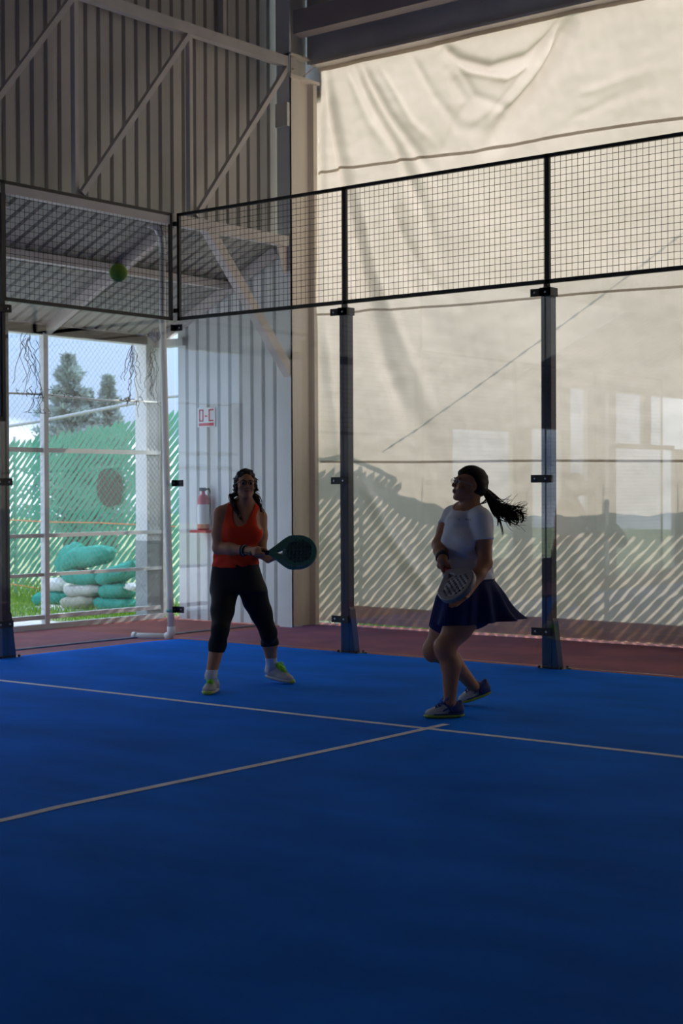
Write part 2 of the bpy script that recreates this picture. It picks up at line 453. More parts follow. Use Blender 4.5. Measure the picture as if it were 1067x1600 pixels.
tp('knee_brace', MB().bar((-0.05, 0.50, 3.93), (-0.05, 1.72, 2.60), 0.105, 0.09, (1, 0, 0)))
tp('gusset', MB().add([(-0.05, 1.52, 3.9), (-0.05, 1.74, 3.9), (-0.05, 1.66, 3.62), (-0.05, 1.61, 3.62), (-0.035, 1.52, 3.9), (-0.035, 1.74, 3.9), (-0.035, 1.66, 3.62), (-0.035, 1.61, 3.62)],
                      [(3, 2, 1, 0), (4, 5, 6, 7), (0, 1, 5, 4), (1, 2, 6, 5), (2, 3, 7, 6), (3, 0, 4, 7)]))

# corner column: cream I-section, plated on the side facing the court
cl = empty('corner_column', (-0.085, 1.9, 0.0))
tag(cl, 'tall cream steel column at the corner between corrugated wall and tarp', 'column')
def cp(name, m, mt): return rel(m.build(name, mt), cl)
cp('flange', MB().box((-0.17, 1.680, 0.0), (0.0, 1.705, 8.6)), M['sheet_in'])
# side face with a shallow channel: raised strip, then web set back
cp('web', MB().add([(0.0, 1.68, 0), (0.0, 1.84, 0), (-0.055, 1.90, 0), (-0.055, 2.03, 0), (0.0, 2.06, 0), (0.0, 2.12, 0),
                    (0.0, 1.68, 5.62), (0.0, 1.84, 5.62), (-0.055, 1.90, 5.62), (-0.055, 2.03, 5.62), (0.0, 2.06, 5.62), (0.0, 2.12, 5.62)],
                   [(0, 1, 7, 6), (1, 2, 8, 7), (2, 3, 9, 8), (3, 4, 10, 9), (4, 5, 11, 10)]), M['cream'])
cp('core', MB().box((-0.165, 1.70, 0.0), (-0.06, 2.12, 5.62)), M['cream'])
cp('cap_plate', MB().box((-0.17, 1.67, 5.62), (0.03, 2.13, 5.65)), M['cream'])
cp('core', MB().box((-0.15, 1.70, 5.65), (-0.09, 2.05, 8.6)), M['girder'])
cp('upper_flange', MB().box((-0.17, 1.69, 5.65), (0.0, 1.71, 5.85)), M['cream'])
cp('cap_plate', MB().box((-0.17, 1.68, 5.85), (0.02, 2.0, 5.87)), M['cream'])
cp('bracket', MB().box((-0.16, 1.64, 5.12), (0.0, 1.685, 5.36)), M['girder'])
# roof girder and purlin over the tarp
gd = empty('roof_girder', (6, 2.06, 5.83)); tag(gd, 'deep dark grey steel girder above the top edge of the cream tarp', 'girder')
def gp(name, m, mt): return rel(m.build(name, mt), gd)
gp('web', MB().box((-0.06, 2.035, 5.83), (13, 2.055, 6.75)), M['girder'])
gp('bottom_flange', MB().box((0.02, 1.99, 5.80), (13, 2.16, 5.83)), M['cream'])
gp('top_flange', MB().box((-0.06, 1.95, 6.75), (13, 2.15, 6.78)), M['girder'])
for k in range(6):
    gp('bolt', MB().tube([(1.0 + k * 0.55, 2.030, 6.05 + 0.02 * (k % 2)), (1.0 + k * 0.55, 2.036, 6.05 + 0.02 * (k % 2))], 0.010, 6), M['girder'])
pu = empty('roof_purlin', (6, 1.75, 6.05)); tag(pu, 'brownish grey cold-formed purlin running in front of the dark girder', 'beam')
pm = M['beam2'] = mat('purlin_paint', (0.46, 0.41, 0.385), 0.55, var=0.1, vscale=2)
rel(MB().box((0.0, 1.745, 6.07), (13, 1.752, 6.31)).build('web', pm), pu)
rel(MB().add([(0.0, 1.752, 6.07), (13, 1.752, 6.07), (13, 1.86, 6.05), (0.0, 1.86, 6.05), (0, 1.752, 6.076), (13, 1.752, 6.076), (13, 1.86, 6.056), (0, 1.86, 6.056)],
             [(0, 3, 2, 1), (4, 5, 6, 7), (0, 1, 5, 4), (1, 2, 6, 5), (2, 3, 7, 6), (3, 0, 4, 7)]).build('lower_lip', pm), pu)
rel(MB().box((0.0, 1.752, 6.304), (13, 1.86, 6.31)).build('upper_lip', pm), pu)
pu2 = beam_thing('roof_purlin', 'second purlin, dark, close under the roof near the hall corner', 'beam', MB().box((0.0, 1.3, 6.70), (13, 1.40, 6.92)), M['girder'], (6, 1.35, 6.7))
beam_thing('cross_tie', 'short dark tie from the column head up to the roof girder', 'tie', MB().bar((-0.02, 1.93, 5.68), (0.07, 2.10, 5.86), 0.012, 0.012), M['cream'], (0.0, 2.0, 5.7))

# ---------------------------------------------------------------- tarp curtain
TY = 2.15
def folds(X, Z):
    D = np.zeros_like(X)
    def ridge(pts, wd, amp, taper=(1, 1)):
        nonlocal D
        best = np.full_like(X, 9.0); tt = np.zeros_like(X); n = len(pts) - 1
        for i in range(n):
            ax, az = pts[i]; bx, bz = pts[i + 1]
            dx, dz = bx - ax, bz - az; L2 = dx * dx + dz * dz
            t = np.clip(((X - ax) * dx + (Z - az) * dz) / L2, 0, 1)
            sx, sz = X - ax - t * dx, Z - az - t * dz
            d = np.hypot(sx, sz)
            k = d < best; best = np.where(k, d, best); tt = np.where(k, (i + t) / n, tt)
        w = wd * (taper[0] + (taper[1] - taper[0]) * tt)
        fade = np.clip(tt * 8, 0.25, 1) * np.clip((1 - tt) * 3, 0, 1)
        D += 1.45 * amp * fade * np.exp(-(best / w) ** 2)
    P = lambda px, py: (lambda q: (q[0], q[2]))(on_y(px, py, TY))
    def R_(pl, wd, amp, taper=(0.5, 1.4)): ridge([P(*q) for q in pl], wd, amp, taper)
    R_([(510, 112), (528, 200), (548, 300), (575, 420), (610, 560), (650, 720)], 0.075, -0.055)
    R_([(505, 150), (507, 300), (500, 480), (505, 800)], 0.05, -0.03)
    R_([(555, 102), (590, 175), (625, 235), (665, 330), (700, 440)], 0.06, -0.040)
    R_([(568, 100), (610, 180), (655, 240), (690, 290)], 0.05, -0.035)
    R_([(685, 68), (720, 95), (770, 108), (825, 92), (870, 55), (885, 20)], 0.09, -0.050, (0.5, 0.7))
    R_([(690, 75), (730, 112), (790, 122), (845, 95)], 0.04, 0.03, (0.6, 0.8))
    R_([(905, 20), (870, 90), (830, 150), (775, 215), (740, 240)], 0.13, -0.060, (0.5, 1.0))
    R_([(880, 30), (850, 100), (800, 160), (700, 205)], 0.06, 0.028)
    R_([(700, 110), (735, 160), (700, 230), (650, 245)], 0.10, -0.025)
    R_([(540, 290), (555, 420), (600, 560), (640, 640), (700, 735)], 0.10, -0.030)
    R_([(620, 300), (640, 420), (690, 560)], 0.10, -0.022)
    R_([(700, 300), (690, 420), (660, 560)], 0.16, -0.02)
    R_([(560, 740), (600, 830), (650, 900), (690, 960)], 0.07, 0.035, (1, 1))
    R_([(505, 500), (520, 640), (530, 760)], 0.06, 0.03, (1, 1))
    D += 0.012 * np.sin(X * 2.3 + Z * 0.9) + 0.008 * np.sin(X * 5.1 - Z * 2.2 + 1.0) + 0.004 * np.sin(Z * 7 + X * 3)
    R_([(700, 72), (745, 150), (800, 172), (850, 130), (880, 60)], 0.05, -0.016)
    R_([(640, 82), (680, 150), (720, 200), (790, 205)], 0.05, -0.016)
    R_([(590, 100), (640, 190), (690, 235)], 0.035, 0.016); R_([(880, 25), (835, 95), (780, 165), (720, 220)], 0.035, -0.016)
    R_([(540, 110), (575, 190), (615, 245)], 0.04, 0.016); R_([(900, 150), (980, 120), (1067, 95)], 0.05, 0.010); R_([(890, 190), (970, 150), (1067, 120)], 0.05, -0.008)
    R_([(560, 300), (585, 420), (640, 560), (690, 680)], 0.06, 0.020); R_([(600, 300), (660, 420), (740, 500)], 0.05, -0.012)
    D += 0.010 * np.sin(X * 1.1 + 2) * np.sin(Z * 1.4)
    # fine crumple of the woven sheet
    for k, (a, b, c) in enumerate(((9, 14, .0022), (17, -11, .0016), (-23, 19, .0012), (31, 27, .0008), (13, -33, .0009), (41, -8, .0006))):
        D += c * np.sin(a * X + b * Z + 1.7 * np.sin(0.7 * b * X - 0.6 * a * Z + k) + k)
    return D
def tarp_surface(x0, x1, z0, z1, nx, nz, dy, name, m, parent, zwave=None, thick=0.0):
    xs = np.linspace(x0, x1, nx); zs = np.linspace(0, 1, nz)
    X, T = np.meshgrid(xs, zs)
    Z = z0 + (z1 - z0) * T
    if zwave is not None: Z = Z + zwave(X)
    Y = TY + dy + folds(X, Z)
    V = np.stack([X, Y, Z], -1).reshape(-1, 3) - np.array([6, TY, 0])
    i = np.arange(nx * nz).reshape(nz, nx)
    F = np.stack([i[:-1, :-1], i[:-1, 1:], i[1:, 1:], i[1:, :-1]], -1).reshape(-1, 4)
    return npmesh(name, V, F, m, parent)
tarp = empty('tarp_curtain', (6, TY, 0)); tag(tarp, 'huge creased cream tarp hung behind the back glass, sunlit from outside', 'tarp')
tarp_surface(0.0, 6.0, 0.035, 5.83, 300, 260, 0, 'sheet', M['tarp'], tarp)
tarp_surface(-0.4, 0.0, 0.035, 5.58, 14, 80, 0, 'side_flap', M['tarp'], tarp)
tarp_surface(6.0, 12.9, 0.035, 5.83, 60, 60, 0, 'sheet', M['tarp'], tarp)
sag = lambda a, b, c: (lambda X: a * np.sin(X * 2.2 + b) + c * (X))
for z, w, wv in ((4.705, 0.030, sag(0.012, 0.3, -0.012)), (3.232, 0.024, sag(0.006, 1.0, -0.012)), (1.700, 0.024, sag(0.004, 2.0, -0.012))):
    tarp_surface(0.0, 6.0, z - w / 2, z + w / 2, 200, 3, -0.006, 'seam', M['seam'], tarp, wv)
tarp_surface(0.0, 6.0, 5.76, 5.83, 120, 4, -0.02, 'top_hem', M['tarp'], tarp)
tarp_surface(0.35, 12.0, 0.036, 0.215, 260, 7, -0.010, 'bottom_hem', M['hem'], tarp, lambda X: -0.022 * (X - .5) / 3.5 * (X < 4.2) - 0.0232 * (X >= 4.2))
# stains where the tarp meets the column foot
rope = MB(); pts = []
for k in range(15):
    t = k / 14; pts.append((0.80 + t * 3.9 + 0.2 * 1.1, TY + 1.1, 1.78 + 0.88 + t * 2.22 - 0.05 * math.sin(math.pi * t)))
rope.tube(pts, 0.0045, 5)
for k in range(22):
    t = (k + R.uniform(.2, .8)) / 22; i = min(13, int(t * 14)); f = t * 14 - i
    p = Vector(pts[i]).lerp(Vector(pts[i + 1]), f); d = (Vector(pts[i + 1]) - Vector(pts[i])).normalized()
    rope.tube([p - d * .05, p, p + d * .06], [.006, .012, .006], 5)
tag(rope.build('guy_rope', M['wire']), 'slack rope behind the tarp, seen as a thin diagonal shadow line', 'rope')

# ---------------------------------------------------------------- grass along the tarp foot and at the fence
def grass(name, n, xr, yr, hr, z, m, seed):
    r = np.random.RandomState(seed)
    x = r.uniform(*xr, n); y = r.uniform(*yr, n); h = r.uniform(*hr, n); a = r.uniform(0, 6.28, n); w = r.uniform(.004, .010, n); b = r.uniform(-.6, .6, (n, 2))
    base = np.stack([x, y, np.full(n, z)], -1); side = np.stack([np.cos(a) * w, np.sin(a) * w, np.zeros(n)], -1)
    tip = base + np.stack([b[:, 0] * h, b[:, 1] * h, h], -1)
    V = np.stack([base - side, base + side, tip], 1).reshape(-1, 3)
    return tag(npmesh(name, V, np.arange(3 * n).reshape(-1, 3), m, None, False), kind='stuff')
blade = cloth_through('grass_blade', (0.16, 0.36, 0.05), 0.4, 0.4, 6, tcol=(0.3, 0.5, 0.06))
tag(grass('grass', 3000, (0.2, 6.5), (2.34, 2.75), (.04, .12), -0.03, blade, 1), 'sunlit green grass strip along the foot of the tarp', 'grass')
tag(grass('grass', 5000, (-8.0, -2.2), (1.0, 3.2), (.05, .16), -0.03, blade, 2), 'sunlit grass and weeds around the sandbags by the green fence', 'grass')
tag(grass('weeds', 500, (-7.0, -3.9), (2.6, 3.2), (.2, .45), -0.03, blade, 3), 'taller weeds growing against the foot of the green fence', 'weeds')

# ---------------------------------------------------------------- green slatted fence
FY = 3.30
fence = empty('slatted_fence', (0, FY, -0.03)); tag(fence, 'green privacy fence of slanting slats threaded through chain-link, behind the sandbags', 'fence')
def ftop(x):
    pts = [(-14, 1.95), (-6.2, 2.06), (-4.5, 2.22), (-3, 2.40), (0.6, 2.50), (1.0, 2.44), (1.5, 2.28), (1.9, 2.20), (2.9, 2.12), (4, 2.16), (8, 2.2), (14, 2.2)]
    return float(np.interp(x, [p[0] for p in pts], [p[1] for p in pts]))
SLP = 0.95; VP = 0.108
def slat_geo(b, mb, rnd):
    # strip between lines z = SLP*(x-b) ... +VP, clipped to ground and top; edges pinched at wire knots
    x = b; lo = []; up = []
    gap = rnd.uniform(0.27, 0.42); ph = rnd.uniform(0, 6.28)
    x_end = b
    while SLP * (x_end - b) < ftop(x_end) - (0.0 if b < -1.2 else 0.16) and x_end < b + 4: x_end += 0.05
    n = 26
    for i in range(n + 1):
        t = i / n; xx = b + (x_end - b) * t; z = SLP * (xx - b)
        k = VP * (gap * (0.78 + 0.55 * math.sin(t * 60 + ph) + 0.22 * math.sin(t * 23 + ph * 2)))
        k = max(0.005, k)
        if R.random() < 0.06: k *= 0.25
        hz_ = 0.32 if b < -1.2 else 0.18
        if z > ftop(xx) - hz_: k *= max(0.1, min(1, (ftop(xx) - z) / hz_ - 0.2)) if R.random() < 0.7 else 0.6
        e = 0.0
        if i == n: e = VP * (0.35 if b < -1.2 else 0.9)
        yy = 0.006 * math.sin(t * 60 + ph)
        lo.append((xx, yy, z + k * 0.5)); up.append((xx, yy, z + VP - k * 0.5 - e))
    vs = lo + up; n1 = n + 1
    mb.add(vs, [(i, i + 1, n1 + i + 1, n1 + i) for i in range(n)])
b = -9.4; k = 0
bulk = MB()
while b < 7.5:
    if -9.4 <= b < -1.2:
        mb = MB(); slat_geo(b, mb, R); mb.build('slat', M['slat'], fence)
    else: slat_geo(b, bulk, R)
    b += VP / SLP
xs_ = np.linspace(-1.2, 9, 120); sv = []
for x in xs_:
    zt = ftop(x) + 0.015 * math.sin(x * 9) + 0.01 * math.sin(x * 23); sv += [(x, 0.03, zt - 0.19 - 0.03 * math.sin(x * 5)), (x, 0.03, zt)]
MB().add(sv, [(2 * i, 2 * i + 2, 2 * i + 3, 2 * i + 1) for i in range(119)]).build('shadow_edge_strip', M['slat'], fence)  # added strip hidden by the tarp, smooths the top edge of the fence shadow
tag(bulk.build('slat_bulk', M['slat'], fence), kind='stuff')
def fb(name, m, mt): o = m.build(name, mt); o.parent = fence; o.location = (0, -FY, 0.03); return o
fb('top_rail', MB().tube([(-14, FY - .03, 1.75), (-5.75, FY - .03, 2.345), (-3.35, FY - .03, 2.575), (0.6, FY - .03, 2.62), (1.2, FY - .03, 2.40)], 0.022, 6), M['wire'])
for x in (-12, -9.0, -6.35, -0.9, 0.75, 3.6, 6.4):
    fb('post', MB().tube([(x, FY + .05, -.03), (x, FY + .05, ftop(x) + 0.1)], 0.028, 8), M['wire'])
m = MB()
x = -9.5
while x < -1.0:
    h = 2.3
    m.tube([(x, FY - .012, 0), (x - h * 1.02, FY - .012, h)], 0.0012, 3, False)
    m.tube([(x - h * 1.02, FY - .008, 0), (x, FY - .008, h)], 0.0012, 3, False)
    x += 0.11
tag(fb('chain_link', m, M['wire']), kind='stuff')
# spiky stems poking over the fence top
for x, z in ((1.55, 2.47), (2.05, 2.33), (2.75, 2.30), (3.55, 2.34), (4.3, 2.36)):
    fb('spike', MB().tube([(x, FY, z - 0.3), (x + 0.005, FY, z + 0.02)], [0.006, 0.002], 4), M['wire'])
# round brown patch wired on to the fence, itself slatted
patch = empty('round_patch', (-4.39, FY - .04, 1.45)); tag(patch, 'round brown disc of slanting strips hanging on the green fence', 'disc')
rad = 0.25
for k in range(-4, 5):
    c = k * VP * math.cos(math.atan(SLP)) 
    if abs(c) > rad - 0.01: continue
    w = VP * math.cos(math.atan(SLP)) * 0.40
    def half(cc): return math.sqrt(max(0.0008, rad * rad - cc * cc))
    u = Vector((1, 0, SLP)).normalized(); nrm = Vector((-u.z, 0, u.x))
    vs = []
    for i in range(9):
        for e in (-w, w):
            hh = half(c + e); s_ = -hh + 2 * hh * i / 8
            if k > 0 and s_ > 0.05: e *= 0.72
            vs.append(u * s_ + nrm * (c + e))
    MB().add(vs, [(2 * i, 2 * i + 2, 2 * i + 3, 2 * i + 1) for i in range(8)]).build('strip', M['slat_brown'], patch)
rp = MB().tube([(-6.9, FY - .06, 1.035), (-5.4, FY - .06, 1.0), (-4.6, FY - .06, 1.0), (-3.2, FY - .06, 0.965)], 0.008, 5)
tag(rp.build('orange_rope', M['orange']), 'thin orange rope stretched across the green slatted fence', 'rope')
rp = MB().tube([(-6.9, 2.9, 0.20), (-5.9, 2.95, 0.17), (-5.0, 3.0, 0.10)], 0.010, 5)
tag(rp.build('orange_rope', M['orange']), 'orange rope lying low in the weeds left of the sandbags', 'rope')

# ---------------------------------------------------------------- sandbags
def sandbag(px, py, w, h, tilt, m, seed, label, Yp=2.15, ears=0.0, depth=None, kink=0.0):
    c = on_y(px, py, Yp); k = on_y(px + 1, py, Yp)[0] - c[0]; kz = c[2] - on_y(px, py + 1, Yp)[2]
    W2 = w * k / 2; H2 = h * kz / 2; D2 = depth or 0.17
    r = np.random.RandomState(seed); nu, nv = 40, 18
    ph = r.uniform(0, 6.28, 8)
    V = []; 
    for j in range(nv + 1):
        v = math.pi * (j / nv - 0.5)
        for i in range(nu):
            u = 2 * math.pi * i / nu
            cx = math.copysign(abs(math.cos(u)) ** 0.6, math.cos(u)) * abs(math.cos(v)) ** 0.55
            cy = math.copysign(abs(math.sin(u)) ** 0.7, math.sin(u)) * abs(math.cos(v)) ** 0.55
            cz = math.copysign(abs(math.sin(v)) ** 0.85, math.sin(v))
            pin = 1 - 0.30 * abs(cx) ** 5
            x = cx * W2; y = cy * D2 * pin; z = cz * H2 * (1 - 0.45 * abs(cx) ** 4)
            z += 0.10 * H2 * math.sin(3 * x / W2 + ph[0]) + 0.05 * H2 * math.sin(7 * x / W2 + ph[1] + 2 * cy) - kink * H2 * (1 - (x / W2) ** 2)
            wr = 0.010 * math.sin(22 * x / W2 + 3 * cz + ph[2]) * abs(cx) ** 2 + 0.005 * math.sin(13 * cz + 5 * cx + ph[3])
            y += wr * (1 if cy > 0 else -1); z += wr * 0.7
            if ears and cx > 0.55: z += ears * H2 * ((cx - 0.55) / 0.45) ** 2 * (0.6 + 0.4 * math.sin(9 * cy + ph[4]))
            a = math.radians(tilt)
            V.append((x * math.cos(a) - z * math.sin(a), y, x * math.sin(a) + z * math.cos(a)))
    F = [(j * nu + i, j * nu + (i + 1) % nu, (j + 1) * nu + (i + 1) % nu, (j + 1) * nu + i) for j in range(nv) for i in range(nu)]
    o = npmesh('sandbag', V, F, m); o.location = c
    return tag(o, label, 'sandbag', 'sandbags piled outside the mesh screen')
G, Wt, Gy, Tn = M['bag_green'], M['bag_white'], M['bag_grey'], M['bag_tan']
sandbag(137, 873, 80, 33, 12, G, 1, 'bulging teal sandbag at the very top of the pile', ears=0.35, kink=-0.15)
sandbag(112, 876, 42, 38, 62, G, 2, 'teal sandbag standing on end, leaning behind the topmost one', 2.42, ears=0.2)
sandbag(133, 902, 60, 25, 0, G, 3, 'teal sandbag squeezed between the topmost bag and a pale grey bag')
sandbag(184, 897, 60, 26, 14, G, 4, 'teal sandbag with a gathered upper corner, top of the right-hand stack', ears=1.0)
sandbag(90, 914, 32, 22, 0, Wt, 5, 'white sandbag on top of the stack behind the white mullion', 2.3)
sandbag(134, 923, 58, 21, 2, Gy, 6, 'pale grey sandbag resting on the tan one', kink=-0.1)
sandbag(183, 922, 44, 25, -3, G, 7, 'rounded teal sandbag second from the top of the right-hand stack', kink=0.15)
sandbag(127, 940, 54, 22, 4, Tn, 8, 'tan sandbag under the pale grey one', kink=0.05)
sandbag(181, 943, 58, 24, -4, G, 9, 'teal sandbag low in the right-hand stack, beside the tan bag', kink=0.15)
sandbag(82, 935, 52, 23, 6, G, 10, 'teal sandbag behind the mullion, under the white bag', 2.3)
sandbag(70, 953, 62, 14, 5, Wt, 11, 'flat white sandbag on the grass at the pile\'s outer foot')
sandbag(122, 956, 66, 13, 0, Wt, 12, 'flat white sandbag on the ground under the tan one')
sandbag(171, 957, 34, 13, -4, Wt, 13, 'small white sandbag on the ground beside the grey post base')
sandbag(209, 917, 9, 30, 85, Wt, 14, 'sliver of a white sandbag squeezed against the grey post base', 2.1, depth=0.08)

# ---------------------------------------------------------------- trees beyond the fence
def conifer(loc, h, w, n, seed, label, lean=0.0):
    e = empty('conifer', loc); tag(e, label, 'tree', 'conifers beyond the fence')
    MB().tube([(0, 0, 0), (lean * .5, 0, h * .5), (lean, 0, h)], [0.22, 0.12, 0.02], 7).build('trunk', M['bark'], e)
    r = np.random.RandomState(seed)
    t = r.uniform(0.02, 1, n) ** 0.6
    env = w * (1 - t) ** 0.95 * (0.75 + 0.25 * np.sin(t * 61 + seed)) + 0.015
    az = r.uniform(0, 6.28, n); lobes = 0.70 + 0.30 * np.sin(az * 4 + np.floor(t * 14) * 2.1 + seed)
    rad = env * lobes * np.sqrt(r.uniform(0.02, 1, n))
    c = np.stack([rad * np.cos(az) + lean * t, rad * np.sin(az), t * h + 0.12 * rad], -1)
    s_ = r.uniform(0.05, 0.15, n)[:, None]
    d1 = np.stack([np.cos(az), np.sin(az), r.uniform(-.2, .8, n)], -1) + r.uniform(-.4, .4, (n, 3))
    d2 = r.uniform(-1, 1, (n, 3)); d2 /= np.linalg.norm(d2, axis=1)[:, None]
    V = np.stack([c - d2 * s_ * .45, c + d2 * s_ * .45, c + d1 * s_], 1).reshape(-1, 3)
    o = npmesh('foliage', V, np.arange(3 * n).reshape(-1, 3), M['conifer'], e, False); tag(o, kind='stuff')
conifer((-17.15, 13.95, -0.03), 4.62, 2.5, 16000, 3, 'tall ragged conifer with the highest tip beyond the green fence', -0.05)
conifer((-16.45, 14.5, -0.03), 4.12, 1.6, 8000, 6, 'slim conifer with a second, lower tip beyond the green fence')
conifer((-17.3, 14.6, -0.03), 3.8, 2.4, 9000, 8, 'broad bushy conifer filling in behind the other trees')
for i, (x, y, h) in enumerate(((-30, -8, 5), (-34, -14, 6.5), (-28, -22, 5.5))):
    conifer((x, y, -0.03), h, 2.0, 2500, 20 + i, ['conifer far out on the lawn, mirrored faintly in the back glass', 'largest conifer on the far lawn, mirrored in the back glass', 'conifer at the far end of the lawn, mirrored in the back glass'][i])

# ---------------------------------------------------------------- court enclosure
def glass_panel(label, lo, hi):
    c = Vector(((lo[0] + hi[0]) / 2, (lo[1] + hi[1]) / 2, lo[2]))
    o = MB().box(Vector(lo) - c, Vector(hi) - c).build('glass_panel', M['glass']); o.location = c
    return tag(o, label, 'glass panel', 'glass panels of the court')
GT = 0.012
gl = ['clear glass panel between the corner and the first back post', 'clear glass panel behind the player in white, between two back posts',
      'clear glass panel right of the second back post']
for k in range(3):
    glass_panel(gl[k], (2 * k + 0.006, 0.0, 0.03), (2 * k + 1.994, GT, 2.99))
sideg = glass_panel('clear side glass panel in front of the sandbags, right up to the corner', (-GT, -1.994, 0.03), (0, -0.004, 2.99))
glass_panel('lower clear side glass panel beyond the side post, nearest the net', (-GT, -3.994, 0.03), (0, -2.006, 1.99))
# etched maker's mark on the side glass
lg = MB()
def ringpts(cy, cz, ry, rz, n=20, x=0.0012): return [(x, cy + ry * math.cos(2 * math.pi * i / n), cz + rz * math.sin(2 * math.pi * i / n)) for i in range(n + 1)]
c0 = on_x(243, 523, 0)
lg.tube(ringpts(c0[1], c0[2], .060, .062), .0045, 4); lg.tube(ringpts(c0[1] - .026, c0[2], .014, .030), .005, 4); lg.tube(ringpts(c0[1] + .026, c0[2], .014, .030), .005, 4)
c1 = on_x(234, 523, 0); lg.tube(ringpts(c1[1], c1[2] + .012, .012, .011), .004, 4); lg.tube(ringpts(c1[1], c1[2] - .012, .012, .011), .004, 4)
a1 = on_x(214, 522, 0); b1 = on_x(230, 524, 0)
lg.tube([(0.0012, a1[1], a1[2]), (0.0012, b1[1], b1[2])], .004, 4)
lo = lg.build('logo', M['etch'], sideg); lo.location = -Vector(sideg.location); tag(lo, 'small round white etched mark')

# steel posts with clamps, flared foot and base plate
def make_post(h=3.0):
    p = empty('steel_post')
    bevel(MB().box((-0.045, 0.014, 0.012), (0.045, 0.094, h - 0.045)).build('shaft', M['steel_dark'], p), 0.004)
    MB().add([(0.045, 0.02, 0.40), (0.058, 0.02, 0.38), (0.105, 0.02, 0.012), (0.045, 0.02, 0.012), (0.045, 0.09, 0.40), (0.058, 0.09, 0.38), (0.105, 0.09, 0.012), (0.045, 0.09, 0.012)],
             [(0, 3, 2, 1), (4, 5, 6, 7), (0, 1, 5, 4), (1, 2, 6, 5), (2, 3, 7, 6), (3, 0, 4, 7)]).build('gusset', M['steel_dark'], p)
    MB().box((-0.085, -0.01, 0.0), (0.15, 0.13, 0.012)).build('base_plate', M['steel_black'], p)
    for x in (-0.068, 0.128):
        for y in (0.012, 0.108):
            MB().tube([(x, y, 0.012), (x, y, 0.030)], 0.011, 6).build('bolt', M['steel_black'], p)
    for z in (2.93, 1.485, 0.295):
        c = bevel(MB().box((-0.125, -0.012, z - 0.030), (0.055, -0.001, z + 0.030)).build('clamp', M['steel_black'], p), 0.002)
        for x in (-0.085, 0.012):
            MB().tube([(x, -0.012, z), (x, -0.017, z)], 0.009, 8).build('bolt', M['bolt'], c)
    bevel(MB().box((-0.045, -0.012, h - 0.10), (0.058, 0.10, h - 0.035)).build('head_bracket', M['steel_black'], p), 0.003)
    MB().tube([(-0.005, 0.04, h - 0.05), (-0.005, 0.04, h + 0.03)], [0.030, 0.024], 8).build('spigot', M['steel_black'], p)
    return p
def dup(o, parent=None):
    c = o.copy(); COL.objects.link(c); c.parent = parent
    for ch in list(o.children): dup(ch, c)
    return c
p0 = make_post()
posts = [((2.0, 0, 0), 0, 'dark slate steel post between the two players, with black glass clamps'),
         ((4.0, 0, 0), 0, 'dark slate steel post just right of the player in white'),
         ((0, -2.0, 0), math.pi / 2, 'dark slate steel post at the left edge, holding the side glass'),
         ((0, -4.0, 0), math.pi / 2, 'dark steel post of the side wall where the glass ends')]
for i, (l, rz, lb) in enumerate(posts):
    q = p0 if i == 0 else dup(p0)
    q.location = l; q.rotation_euler = (0, 0, rz)
    tag(q, lb, 'post', 'steel posts of the court')
# frameless corner: three black angle clamps hold glass to glass
for z, lb in ((2.927, 'upper black angle clamp joining the two glass panels at the corner'), (1.476, 'middle black angle clamp joining the glass panels at the corner'), (0.292, 'lowest black angle clamp joining the glass panels at the corner')):
    e = empty('corner_clamp', (0, 0, z)); tag(e, lb, 'clamp', 'corner clamps')
    bevel(MB().box((0.001, -0.014, -0.03), (0.105, -0.002, 0.03)).build('plate', M['steel_black'], e), 0.002)
    bevel(MB().box((0.002, -0.060, -0.03), (0.014, -0.012, 0.03)).build('plate', M['steel_black'], e), 0.002)
    MB().tube([(0.075, -0.014, 0), (0.075, -0.019, 0)], 0.008, 8).build('bolt', M['bolt'], e)
    MB().tube([(0.014, -0.035, 0), (0.019, -0.035, 0)], 0.008, 8).build('bolt', M['bolt'], e)

# wire mesh panels over the glass
def mesh_fence(L, z0, z1, label, loc, rz):
    e = empty('mesh_fence', loc, rz); tag(e, label, 'mesh fence', 'wire mesh panels of the court'); t = 0.028; d = 0.028
    for a in (((0, -d / 2, z0), (L, d / 2, z0 + t)), ((0, -d / 2, z1 - t), (L, d / 2, z1))): MB().box(*a).build('frame_rail', M['steel_black'], e)
    for a in (((0, -d / 2, z0), (0.030, d / 2, z1)), ((L - 0.012, -d / 2, z0), (L, d / 2, z1))): MB().box(*a).build('frame_stile', M['steel_black'], e)
    m = MB(); n = int(L / 0.05)
    for i in range(n):
        x = (i + 0.5) * L / n + R.uniform(-.001, .001); m.tube([(x, 0, z0), (x, 0, z1)], 0.0021, 4, False)
    n = int((z1 - z0) / 0.0505)
    for i in range(n):
        z = z0 + (i + 0.6) * (z1 - z0) / n; m.tube([(0, -.003, z), (L, -.003, z)], 0.0021, 4, False)
    tag(m.build('wire_grid', M['steel_black'], e), kind='stuff')
    return e
Z0, Z1 = 2.998, 4.0
mesh_fence(1.982, Z0, Z1, 'black wire mesh panel above the first back glass, starting at the corner', (0.018, 0.03, 0), 0)
mesh_fence(2.0, Z0, Z1, 'black wire mesh panel above the glass behind the player in white', (2.0, 0.03, 0), 0)
mesh_fence(2.0, Z0, Z1, 'black wire mesh panel right of the second back post', (4.0, 0.03, 0), 0)
mesh_fence(1.985, Z0, Z1, 'black wire mesh panel above the side glass, with the ball in front', (-0.02, -0.015, 0), -math.pi / 2)
mesh_fence(2.0, 1.998, Z1, 'tall black wire mesh panel above the lower side glass', (-0.02, -2.0, 0), -math.pi / 2)
